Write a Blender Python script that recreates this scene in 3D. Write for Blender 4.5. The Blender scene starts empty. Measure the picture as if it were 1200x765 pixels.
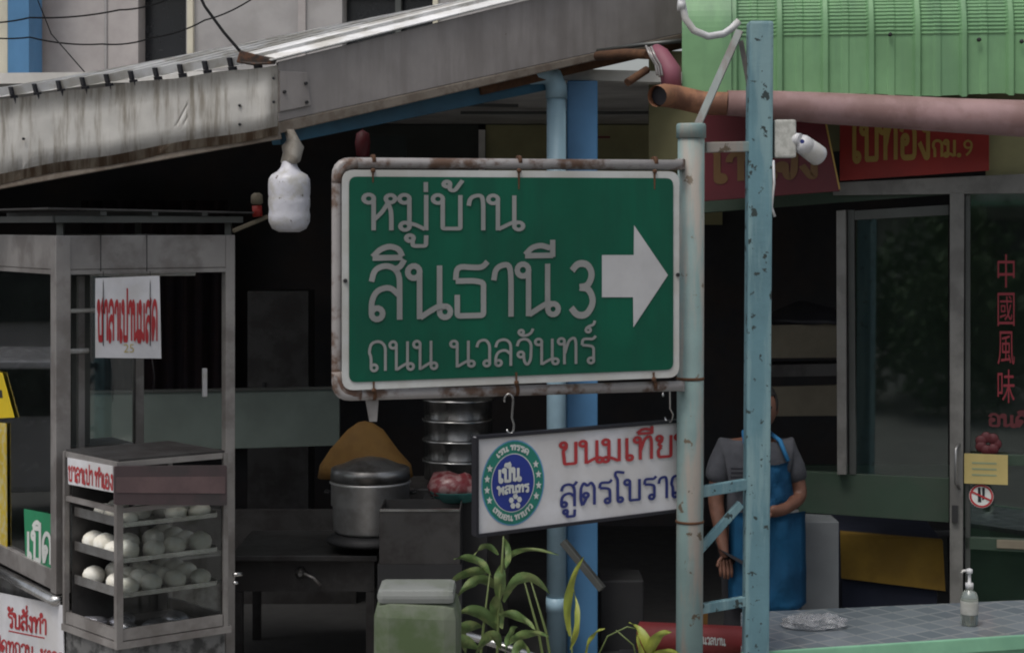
import bpy, bmesh, math, random
from mathutils import Vector as V, Matrix, noise as mnoise
R = math.radians
random.seed(7)
SC = bpy.context.scene
COL = SC.collection

# ------------------------------------------------------------------ camera, sky, sun, exposure
FPX, CH, HY = 2000.0, 2.5, 265.0
cam_d = bpy.data.cameras.new('camera')
cam = bpy.data.objects.new('camera', cam_d); COL.objects.link(cam)
cam.location = (0, 0, CH); cam.rotation_euler = (R(90), 0, 0)
cam_d.sensor_width = 36; cam_d.lens = 36 * FPX / 1200
cam_d.shift_y = -(382.5 - HY) / 1200
cam_d.clip_start = .05; cam_d.clip_end = 500
SC.camera = cam
ELEV, AZ = 62, 215
w = bpy.data.worlds.new('World'); SC.world = w; w.use_nodes = True
wn = w.node_tree.nodes; wl = w.node_tree.links; wn.clear()
sky = wn.new('ShaderNodeTexSky'); sky.sky_type = 'NISHITA'; sky.sun_disc = False
sky.sun_elevation = R(ELEV); sky.sun_rotation = R(AZ); sky.dust_density = 4; sky.air_density = 1.2; sky.ozone_density = .6
hs = wn.new('ShaderNodeHueSaturation'); hs.inputs['Saturation'].default_value = .35
bg = wn.new('ShaderNodeBackground'); bg.inputs[1].default_value = .15
wo = wn.new('ShaderNodeOutputWorld')
wl.new(sky.outputs[0], hs.inputs['Color']); wl.new(hs.outputs[0], bg.inputs[0]); wl.new(bg.outputs[0], wo.inputs[0])
sun_d = bpy.data.lights.new('sun', 'SUN'); sun_d.energy = 1.5; sun_d.angle = R(18); sun_d.color = (1, .96, .9)
sun = bpy.data.objects.new('sun', sun_d); COL.objects.link(sun)
sdir = V((math.sin(R(AZ)) * math.cos(R(ELEV)), math.cos(R(AZ)) * math.cos(R(ELEV)), math.sin(R(ELEV))))
sun.rotation_euler = sdir.to_track_quat('Z', 'Y').to_euler()
SC.view_settings.view_transform = 'Standard'; SC.view_settings.look = 'None'
SC.view_settings.gamma = 1; SC.view_settings.use_curve_mapping = False
SC.view_settings.exposure = -0.3
SC.render.engine = 'CYCLES'
SC.cycles.filter_width = 2.0
SC.cycles.max_bounces = 8; SC.cycles.transparent_max_bounces = 16
SC.cycles.use_denoising = True

# ------------------------------------------------------------------ helpers
def P(px, py, d):
    return V(((px - 600) / FPX * d, d, CH - (py - HY) / FPX * d))
Z = V((0, 0, 1))
class Fr:                                           # an upright plane through two map points
    def __init__(s, px1, d1, px2, d2):
        s.a = V(((px1 - 600) / FPX * d1, d1, 0)); b = V(((px2 - 600) / FPX * d2, d2, 0))
        s.len = (b - s.a).length
        s.u = (b - s.a).normalized(); s.n = s.u.cross(Z)
    def uv(s, px, py, off=0):
        r = V(((px - 600) / FPX, 1, -(py - HY) / FPX)); c = V((0, 0, CH))
        t = (s.a + s.n * off - c).dot(s.n) / r.dot(s.n)
        p = c + r * t
        return V(((p - s.a).dot(s.u), p.z))
    def hit(s, px, py, off=0):
        q = s.uv(px, py, off); return s.pt(q.x, q.y, off)
    def pt(s, u, z, off=0):
        return s.a + s.u * u + s.n * off + Z * z

class MB:
    def __init__(s): s.bm = bmesh.new(); s.k = 0
    def face(s, pts):
        return s.bm.faces.new([s.bm.verts.new(p) for p in pts])
    def prism(s, pts, ext, bevel=0):
        n = len(pts); a = [s.bm.verts.new(p) for p in pts]; b = [s.bm.verts.new(V(p) + V(ext)) for p in pts]
        fs = [s.bm.faces.new(a), s.bm.faces.new(b[::-1])]
        for i in range(n): fs.append(s.bm.faces.new([a[i], b[i], b[(i + 1) % n], a[(i + 1) % n]]))
        bmesh.ops.recalc_face_normals(s.bm, faces=fs)
        if bevel:
            es = list({e for f in fs for e in f.edges})
            bmesh.ops.bevel(s.bm, geom=es, offset=bevel, segments=2, affect='EDGES', profile=.6)
        return s
    def box(s, c, sx, sy, sz, u=V((1, 0, 0)), bevel=0):
        u = V(u).normalized(); v = Z.cross(u); c = V(c)
        p = [c + u * (a * sx / 2) + v * (b * sy / 2) - Z * sz / 2 for a, b in ((-1, -1), (1, -1), (1, 1), (-1, 1))]
        return s.prism(p, Z * sz, bevel)
    def bar(s, a, b, w, t, up=Z, bevel=0):          # a straight bar from a to b; w across, t along up
        a = V(a); b = V(b); d = (b - a).normalized(); v = d.cross(up).normalized(); q = v.cross(d)
        p = [a + v * (i * w / 2) + q * (j * t / 2) for i, j in ((-1, -1), (1, -1), (1, 1), (-1, 1))]
        return s.prism(p, b - a, bevel)
    def tube(s, path, r, n=10, caps=True):
        path = [V(p) for p in path]; m = len(path)
        rr = r if isinstance(r, (list, tuple)) else [r] * m
        rings = []; prev = None
        for i, p in enumerate(path):
            d = (path[min(i + 1, m - 1)] - path[max(i - 1, 0)]).normalized()
            if prev is None:
                x = d.orthogonal().normalized()
            else:
                x = (prev - d * prev.dot(d)).normalized()
            prev = x; y = d.cross(x)
            rings.append([s.bm.verts.new(p + (x * math.cos(2 * math.pi * k / n) + y * math.sin(2 * math.pi * k / n)) * rr[i]) for k in range(n)])
        fs = []
        for i in range(m - 1):
            for k in range(n):
                fs.append(s.bm.faces.new([rings[i][k], rings[i][(k + 1) % n], rings[i + 1][(k + 1) % n], rings[i + 1][k]]))
        if caps:
            fs.append(s.bm.faces.new(rings[0][::-1])); fs.append(s.bm.faces.new(rings[-1]))
        for f in fs: f.smooth = len(f.verts) == 4
        return s
    def lathe(s, prof, c, n=24, axis=Z, sq=1.0):
        c = V(c); axis = V(axis).normalized(); x = axis.orthogonal().normalized() if abs(axis.z) < .99 else V((1, 0, 0)); y = axis.cross(x)
        rings = []
        for r, h in prof:
            rings.append([s.bm.verts.new(c + axis * h + (x * math.cos(2 * math.pi * k / n) + y * math.sin(2 * math.pi * k / n) * sq) * max(r, 1e-4)) for k in range(n)])
        for i in range(len(rings) - 1):
            for k in range(n):
                f = s.bm.faces.new([rings[i][k], rings[i][(k + 1) % n], rings[i + 1][(k + 1) % n], rings[i + 1][k]]); f.smooth = True
        s.bm.faces.new(rings[0][::-1]); s.bm.faces.new(rings[-1])
        return s
    def ribbon(s, pts, mapf, w, off):               # pts: 2-D polyline -> flat strip, mapf(x, y, off) -> 3-D
        pts = [V(p) for p in pts]
        closed = (pts[0] - pts[-1]).length < 1e-6
        if closed: pts = pts[:-1]
        n = len(pts); L = []; Rr = []
        for i in range(n):
            if closed: a, b = pts[i - 1], pts[(i + 1) % n]
            else: a, b = pts[max(i - 1, 0)], pts[min(i + 1, n - 1)]
            p = pts[i]
            d1 = (p - a); d2 = (b - p)
            if d1.length < 1e-9: d1 = d2
            if d2.length < 1e-9: d2 = d1
            d1.normalize(); d2.normalize()
            n1 = V((-d1.y, d1.x)); n2 = V((-d2.y, d2.x)); m = (n1 + n2)
            if m.length < 1e-3: m = n1
            m.normalize(); k = 1 / max(m.dot(n1), .55)
            q = m * (w / 2 * k)
            L.append(s.bm.verts.new(mapf(p.x + q.x, p.y + q.y, off))); Rr.append(s.bm.verts.new(mapf(p.x - q.x, p.y - q.y, off)))
        for i in range(n if closed else n - 1):
            j = (i + 1) % n
            s.bm.faces.new([Rr[i], Rr[j], L[j], L[i]])
    def build(s, name, mat, parent=None, sub=0, smooth=None, jitter=0):
        me = bpy.data.meshes.new(name)
        base = V((0, 0, 0))
        if jitter:
            for v in s.bm.verts: v.co += V((mnoise.noise(v.co * 9), mnoise.noise(v.co * 9 + V((5, 5, 5))), mnoise.noise(v.co * 9 + V((9, 1, 3))))) * jitter
        q = parent
        while q is not None: base = base + V(q.location); q = q.parent
        for v in s.bm.verts: v.co -= base
        if smooth is not None:
            for f in s.bm.faces: f.smooth = smooth
        s.bm.to_mesh(me); s.bm.free()
        o = bpy.data.objects.new(name, me); COL.objects.link(o)
        me.materials.append(mat)
        if parent: o.parent = parent
        if sub:
            m = o.modifiers.new('s', 'SUBSURF'); m.levels = sub; m.render_levels = sub
        return o

def thing(name, label, cat, loc=(0, 0, 0), group=None):
    o = bpy.data.objects.new(name, None); COL.objects.link(o); o.empty_display_size = .1
    o.location = loc; o['label'] = label; o['category'] = cat
    if group: o['group'] = group
    return o
def tag(o, label, cat, group=None):
    o['label'] = label; o['category'] = cat
    if group: o['group'] = group
    return o
def struct(o): o['kind'] = 'structure'; return o

# ------------------------------------------------------------------ materials
def mat(name, col, rough=.6, metal=0.0, col2=None, scale=6, amt=.5, streak=False, chips=None, chip_scale=18, chip_at=.66, bump=.0, bscale=40, spec=.5, trans=0, lo=.42, hi=.62):
    m = bpy.data.materials.new(name); m.use_nodes = True
    nt = m.node_tree; N = nt.nodes; L = nt.links; b = N['Principled BSDF']
    b.inputs['Base Color'].default_value = (*col, 1); b.inputs['Roughness'].default_value = rough
    b.inputs['Metallic'].default_value = metal; b.inputs['Specular IOR Level'].default_value = spec
    if trans: b.inputs['Transmission Weight'].default_value = trans
    tc = N.new('ShaderNodeTexCoord'); gm = N.new('ShaderNodeNewGeometry')
    src = gm.outputs['Position']
    out = None
    def ramp(fac, lo, hi):
        r = N.new('ShaderNodeMapRange'); r.inputs['From Min'].default_value = lo; r.inputs['From Max'].default_value = hi; r.interpolation_type = 'SMOOTHSTEP'
        L.new(fac, r.inputs['Value']); return r.outputs[0]
    def nz(sc, st=False, det=5, src=src):
        mp = N.new('ShaderNodeMapping'); L.new(src, mp.inputs[0])
        mp.inputs['Scale'].default_value = (sc, sc, sc * (.12 if st else 1))
        n = N.new('ShaderNodeTexNoise'); n.inputs['Scale'].default_value = 1; n.inputs['Detail'].default_value = det; n.inputs['Roughness'].default_value = .6
        L.new(mp.outputs[0], n.inputs['Vector']); return n.outputs['Fac']
    # a slight all-over unevenness in tone for every surface
    fine = nz(3.1, False, 6)
    mx0 = N.new('ShaderNodeMix'); mx0.data_type = 'RGBA'
    mx0.inputs['A'].default_value = (*[c * .86 for c in col], 1); mx0.inputs['B'].default_value = (*[min(1, c * 1.12) for c in col], 1)
    L.new(ramp(fine, .3, .7), mx0.inputs['Factor']); out = mx0.outputs['Result']
    if col2:
        f = ramp(nz(scale, streak), lo, hi)
        mu = N.new('ShaderNodeMath'); mu.operation = 'MULTIPLY'; mu.inputs[1].default_value = amt; L.new(f, mu.inputs[0])
        mx = N.new('ShaderNodeMix'); mx.data_type = 'RGBA'; L.new(mu.outputs[0], mx.inputs['Factor'])
        L.new(out, mx.inputs['A']); mx.inputs['B'].default_value = (*col2, 1); out = mx.outputs['Result']
    if chips:
        f = ramp(nz(chip_scale, False, 8), chip_at, chip_at + .03)
        mx = N.new('ShaderNodeMix'); mx.data_type = 'RGBA'; L.new(f, mx.inputs['Factor'])
        L.new(out, mx.inputs['A']); mx.inputs['B'].default_value = (*chips, 1); out = mx.outputs['Result']
    L.new(out, b.inputs['Base Color'])
    rr = N.new('ShaderNodeMapRange'); rr.inputs['To Min'].default_value = max(0, rough - .12); rr.inputs['To Max'].default_value = min(1, rough + .12)
    L.new(nz(11), rr.inputs['Value']); L.new(rr.outputs[0], b.inputs['Roughness'])
    if bump:
        bp = N.new('ShaderNodeBump'); bp.inputs['Strength'].default_value = bump; bp.inputs['Distance'].default_value = .01
        L.new(nz(bscale, False, 6), bp.inputs['Height']); L.new(bp.outputs[0], b.inputs['Normal'])
    return m
def glass(name, tint=(.8, .9, .85), refl=1.0, haze=0, ior=1.55):
    m = bpy.data.materials.new(name); m.use_nodes = True
    N = m.node_tree.nodes; L = m.node_tree.links; N.clear()
    o = N.new('ShaderNodeOutputMaterial'); t = N.new('ShaderNodeBsdfTransparent'); g = N.new('ShaderNodeBsdfGlossy')
    t.inputs[0].default_value = (*tint, 1); g.inputs['Roughness'].default_value = .03; g.inputs[0].default_value = (refl, refl, refl, 1)
    f = N.new('ShaderNodeFresnel'); f.inputs[0].default_value = ior
    mx = N.new('ShaderNodeMixShader'); L.new(f.outputs[0], mx.inputs[0]); L.new(t.outputs[0], mx.inputs[1]); L.new(g.outputs[0], mx.inputs[2])
    last = mx
    if haze:
        d = N.new('ShaderNodeBsdfDiffuse'); d.inputs[0].default_value = (.2, .27, .23, 1)  # grey-green veil for dust, also lifts the pane like reflected light
        nz = N.new('ShaderNodeTexNoise'); nz.inputs['Scale'].default_value = 5; nz.inputs['Detail'].default_value = 6
        gm = N.new('ShaderNodeNewGeometry'); L.new(gm.outputs['Position'], nz.inputs['Vector'])
        mu = N.new('ShaderNodeMath'); mu.operation = 'MULTIPLY'; mu.inputs[1].default_value = haze * 2; L.new(nz.outputs['Fac'], mu.inputs[0])
        m2 = N.new('ShaderNodeMixShader'); L.new(mu.outputs[0], m2.inputs[0]); L.new(mx.outputs[0], m2.inputs[1]); L.new(d.outputs[0], m2.inputs[2]); last = m2
    L.new(last.outputs[0], o.inputs[0])
    return m
RUST = (.10, .045, .02)
M = {}
M['asphalt'] = mat('asphalt', (.09, .09, .088), .9, col2=(.14, .14, .135), scale=2)
M['concrete'] = mat('concrete', (.32, .31, .3), .85, col2=(.12, .11, .1), scale=3, bump=.2)
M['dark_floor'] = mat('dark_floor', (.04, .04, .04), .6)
M['dark_wall'] = mat('dark_wall', (.03, .03, .034), .85, col2=(.05, .035, .03), scale=2)  # near-black walls: the room's deep shade is put into the colour
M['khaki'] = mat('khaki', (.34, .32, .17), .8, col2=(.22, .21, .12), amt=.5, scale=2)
M['khaki_shaded'] = mat('khaki_shaded', (.16, .15, .075), .8, col2=(.11, .105, .06), scale=3)  # khaki again, with shade put into the colour for the upper wall
M['ceil'] = mat('ceil', (.74, .72, .69), .8, col2=(.5, .48, .45), scale=1.5, amt=.7)
M['alu'] = mat('alu', (.36, .34, .33), .42, .55, col2=(.18, .16, .15), scale=5, amt=.6)
M['alu_dark'] = mat('alu_dark', (.11, .115, .11), .4, .6)
M['alu_mid'] = mat('alu_mid', (.22, .215, .205), .45, .4, col2=(.12, .115, .11), scale=6, amt=.6)
M['steel'] = mat('steel', (.5, .5, .5), .22, .95, col2=(.3, .28, .26), scale=9, amt=.5)
M['aluminium'] = mat('aluminium', (.66, .66, .66), .42, .75, col2=(.4, .38, .36), scale=8, amt=.5)
M['steel_dull'] = mat('steel_dull', (.30, .30, .30), .34, .8, col2=(.08, .07, .06), scale=6, amt=.7)
M['iron'] = mat('iron', (.03, .03, .032), .6, .3)
M['rust'] = mat('rust', RUST, .9, col2=(.05, .02, .01), scale=20)
M['cap_dark'] = mat('cap_dark', (.035, .028, .025), .8, col2=(.14, .06, .03), scale=22, amt=.8)
M['sheet_old'] = mat('sheet_old', (.88, .86, .82), .5, .0, col2=(.36, .31, .24), scale=26, amt=.8, lo=.44, hi=.72, streak=True, chips=(.2, .13, .07), chip_scale=7, chip_at=.70)
M['sheet_rusty'] = mat('sheet_rusty', (.45, .38, .30), .7, .0, col2=(.15, .085, .045), scale=20, amt=.9, lo=.38, hi=.62, streak=True)
M['sheet_white'] = mat('sheet_white', (.8, .8, .8), .6, col2=(.45, .42, .36), scale=6, amt=.6)
M['fascia'] = mat('fascia', (.30, .275, .265), .6, .1, col2=(.2, .18, .17), scale=7, amt=.6, streak=True, chips=(.12, .08, .05), chip_scale=9, chip_at=.72)
M['fascia_dirty'] = mat('fascia_dirty', (.2, .17, .14), .8, col2=(.09, .06, .04), scale=14)
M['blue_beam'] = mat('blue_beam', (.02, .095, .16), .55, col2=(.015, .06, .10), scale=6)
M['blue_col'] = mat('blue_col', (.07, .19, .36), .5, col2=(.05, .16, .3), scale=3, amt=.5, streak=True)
M['pale_pipe'] = mat('pale_pipe', (.29, .43, .52), .45, col2=(.2, .32, .38), scale=4, streak=True)
M['post'] = mat('post', (.20, .29, .285), .6, col2=(.33, .285, .25), scale=14, amt=.9, streak=True, chips=(.12, .09, .06), chip_scale=13, chip_at=.62, bump=.15)
M['post_blue'] = mat('post_blue', (.115, .225, .265), .62, col2=(.22, .34, .36), scale=14, amt=.8, streak=True, chips=(.03, .045, .045), chip_scale=21, chip_at=.595, bump=.2)
M['bar_brown'] = mat('bar_brown', (.17, .15, .14), .6, .2, col2=(.24, .3, .3), scale=8, amt=.6, streak=True, chips=RUST, chip_scale=14, chip_at=.6)
M['frame_pipe'] = mat('frame_pipe', (.34, .32, .315), .5, .15, col2=RUST, scale=9, amt=.9, lo=.47, hi=.62, bump=.1)
M['rusty_paint'] = mat('rusty_paint', (.13, .075, .055), .8, col2=(.3, .27, .25), scale=16, amt=.7)
M['sign_white'] = mat('sign_white', (.52, .53, .52), .45, col2=(.4, .38, .33), scale=5, amt=.4)
M['sign_green'] = mat('sign_green', (.000, .084, .047), .5, col2=(.003, .058, .036), scale=9, amt=.45, streak=True, spec=.35)
M['sign_letter'] = mat('sign_letter', (.24, .245, .24), .45)
M['arrow'] = mat('arrow', (.44, .44, .45), .45)
M['board_white'] = mat('board_white', (.62, .62, .65), .5, col2=(.5, .48, .46), scale=3, amt=.5)
M['black'] = mat('black', (.012, .012, .018), .5)
M['red_text'] = mat('red_text', (.38, .03, .035), .5)
M['red_faded'] = mat('red_faded', (.08, .01, .014), .6)
M['navy_text'] = mat('navy_text', (.02, .03, .16), .5)
M['logo_green'] = mat('logo_green', (.015, .2, .15), .5)
M['logo_blue'] = mat('logo_blue', (.015, .035, .25), .5)
M['logo_rim'] = mat('logo_rim', (.12, .3, .5), .5)
M['white_text'] = mat('white_text', (.6, .62, .6), .5)
M['canopy'] = mat('canopy', (.18, .345, .175), .4, col2=(.13, .25, .14), scale=5, amt=.7, streak=True, spec=.4)
M['gutter'] = mat('gutter', (.31, .195, .195), .6, col2=(.2, .115, .105), scale=4, amt=.8, chips=(.12, .07, .06), chip_scale=9, chip_at=.68)
M['gutter_rust'] = mat('gutter_rust', (.28, .13, .07), .7, col2=(.12, .05, .03), scale=10, amt=.8)
M['wall_beige'] = mat('wall_beige', (.35, .325, .32), .9, col2=(.25, .22, .22), scale=1.5)
M['wall_grey'] = mat('wall_grey', (.30, .29, .29), .9, col2=(.22, .21, .2), scale=1.5)
M['trim_cream'] = mat('trim_cream', (.5, .47, .38), .7)
M['red_board'] = mat('red_board', (.30, .02, .015), .5, col2=(.19, .013, .012), scale=3)
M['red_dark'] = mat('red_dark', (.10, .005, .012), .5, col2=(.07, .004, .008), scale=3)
M['gold'] = mat('gold', (.36, .23, .055), .5)
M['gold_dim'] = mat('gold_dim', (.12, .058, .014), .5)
M['plastic_white'] = mat('plastic_white', (.58, .58, .6), .4, col2=(.48, .46, .40), scale=10, amt=.6)
M['jug'] = mat('jug', (.55, .55, .6), .4, col2=(.38, .36, .3), scale=12, amt=.6, chips=(.14, .12, .1), chip_scale=26, chip_at=.635, bump=.4, bscale=26)
M['box_grey'] = mat('box_grey', (.46, .46, .43), .7, col2=(.3, .3, .27), scale=30, amt=.6)
M['rag'] = mat('rag', (.30, .28, .25), .9, col2=(.14, .11, .08), scale=18)
M['dough'] = mat('dough', (.88, .86, .79), .7, col2=(.78, .72, .58), scale=22, amt=.5, bump=.35, bscale=45)
M['foil'] = mat('foil', (.5, .5, .55), .3, .8, bump=.5, bscale=60)
M['yellow'] = mat('yellow', (.62, .45, .01), .5)
M['yellow_print'] = mat('yellow_print', (.5, .36, .02), .5, col2=(.5, .5, .4), scale=25)
M['open_green'] = mat('open_green', (.02, .22, .1), .5)
M['mauve'] = mat('mauve', (.062, .053, .054), .6, col2=(.11, .07, .075), scale=4, amt=.6)
M['brown_cone'] = mat('brown_cone', (.22, .115, .025), .8, col2=(.15, .07, .015), scale=10)
M['pale_green_board'] = mat('pale_green_board', (.12, .15, .135), .6, col2=(.09, .11, .1), scale=2)
M['dark_metal'] = mat('dark_metal', (.07, .068, .068), .45, .5, col2=(.025, .02, .02), scale=6)
M['teal'] = mat('teal', (.05, .2, .19), .5)
M['meat_red'] = mat('meat_red', (.14, .025, .03), .35, col2=(.3, .2, .2), scale=30, amt=.7)
M['leaf'] = mat('leaf', (.10, .165, .05), .55, col2=(.20, .24, .085), scale=16, amt=.75, chips=(.14, .10, .04), chip_scale=26, chip_at=.67)
M['leaf_yellow'] = mat('leaf_yellow', (.30, .33, .05), .5, col2=(.16, .22, .04), scale=9)
M['stem'] = mat('stem', (.12, .16, .05), .6)
M['soil'] = mat('soil', (.04, .03, .02), .95)
M['pot_pale'] = mat('pot_pale', (.13, .15, .11), .7, col2=(.06, .10, .03), scale=5, amt=.8)
M['red_roll'] = mat('red_roll', (.24, .03, .03), .5, col2=(.17, .02, .02), scale=4)
M['counter_side'] = mat('counter_side', (.22, .46, .30), .55, col2=(.16, .36, .24), scale=5)
M['yellow_cloth'] = mat('yellow_cloth', (.24, .145, .02), .85, col2=(.15, .085, .012), scale=4)
M['navy_cloth'] = mat('navy_cloth', (.012, .016, .034), .85)
M['grey_panel'] = mat('grey_panel', (.13, .14, .15), .6)
M['beige_board'] = mat('beige_board', (.19, .165, .12), .7, col2=(.13, .11, .08), scale=3)
M['green_frame'] = mat('green_frame', (.028, .052, .034), .6, col2=(.045, .06, .045), scale=3)
M['skin'] = mat('skin', (.12, .052, .032), .6, col2=(.17, .075, .05), scale=14, amt=.6)  # skin tone darkened, the figure's shade put into the colour
M['hair'] = mat('hair', (.01, .008, .007), .5)
M['shirt'] = mat('shirt', (.055, .058, .07), .9, col2=(.028, .03, .036), scale=8, amt=.5, bump=.5, bscale=16)  # grey cloth darkened to carry the shade it stands in
M['apron'] = mat('apron', (.012, .13, .29), .8, col2=(.01, .08, .19), scale=5, bump=.6, bscale=9)
M['trousers'] = mat('trousers', (.012, .012, .016), .85)
M['eye'] = mat('eye', (.02, .015, .012), .2)
M['lip'] = mat('lip', (.22, .07, .06), .5)
M['notice'] = mat('notice', (.45, .36, .14), .6)
M['wire'] = mat('wire', (.008, .008, .009), .8, spec=.1)
M['glass'] = glass('glass', (.62, .74, .68), 1.0, .022, 2.2)
M['glass_clear'] = glass('glass_clear', (.88, .92, .9), 1, .01, 1.9)
M['case_glass'] = glass('case_glass', (.95, .97, .96), .35, 0)
M['window_dark'] = mat('window_dark', (.012, .013, .016), .25)
M['bag'] = mat('bag', (.75, .76, .78), .2, trans=.75)
M['soap'] = mat('soap', (.75, .82, .76), .15, trans=.85)
M['shop_pale'] = mat('shop_pale', (.5, .5, .47), .8, col2=(.2, .2, .18), scale=1)
M['tree_leaf'] = mat('tree_leaf', (.07, .12, .05), .6, col2=(.08, .14, .05), scale=3)
M['bark'] = mat('bark', (.09, .07, .05), .9)
M['car_paint'] = mat('car_paint', (.5, .5, .52), .25, .4)
M['rubber'] = mat('rubber', (.02, .02, .02), .8)

def tile_mat():
    m = bpy.data.materials.new('counter_tiles'); m.use_nodes = True
    N = m.node_tree.nodes; L = m.node_tree.links; b = N['Principled BSDF']
    gm = N.new('ShaderNodeNewGeometry'); mp = N.new('ShaderNodeMapping'); mp.inputs['Rotation'].default_value = (0, 0, R(-33)); mp.inputs['Scale'].default_value = (9, 9, 9)
    br = N.new('ShaderNodeTexBrick'); br.offset = 0; br.inputs['Scale'].default_value = 1; br.inputs['Mortar Size'].default_value = .06; br.inputs['Brick Width'].default_value = 1; br.inputs['Row Height'].default_value = 1
    br.inputs['Color1'].default_value = (.20, .225, .25, 1); br.inputs['Color2'].default_value = (.13, .155, .18, 1); br.inputs['Mortar'].default_value = (.25, .27, .28, 1)
    L.new(gm.outputs['Position'], mp.inputs[0]); L.new(mp.outputs[0], br.inputs['Vector']); L.new(br.outputs['Color'], b.inputs['Base Color'])
    b.inputs['Roughness'].default_value = .16
    return m
M['tiles'] = tile_mat()

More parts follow.
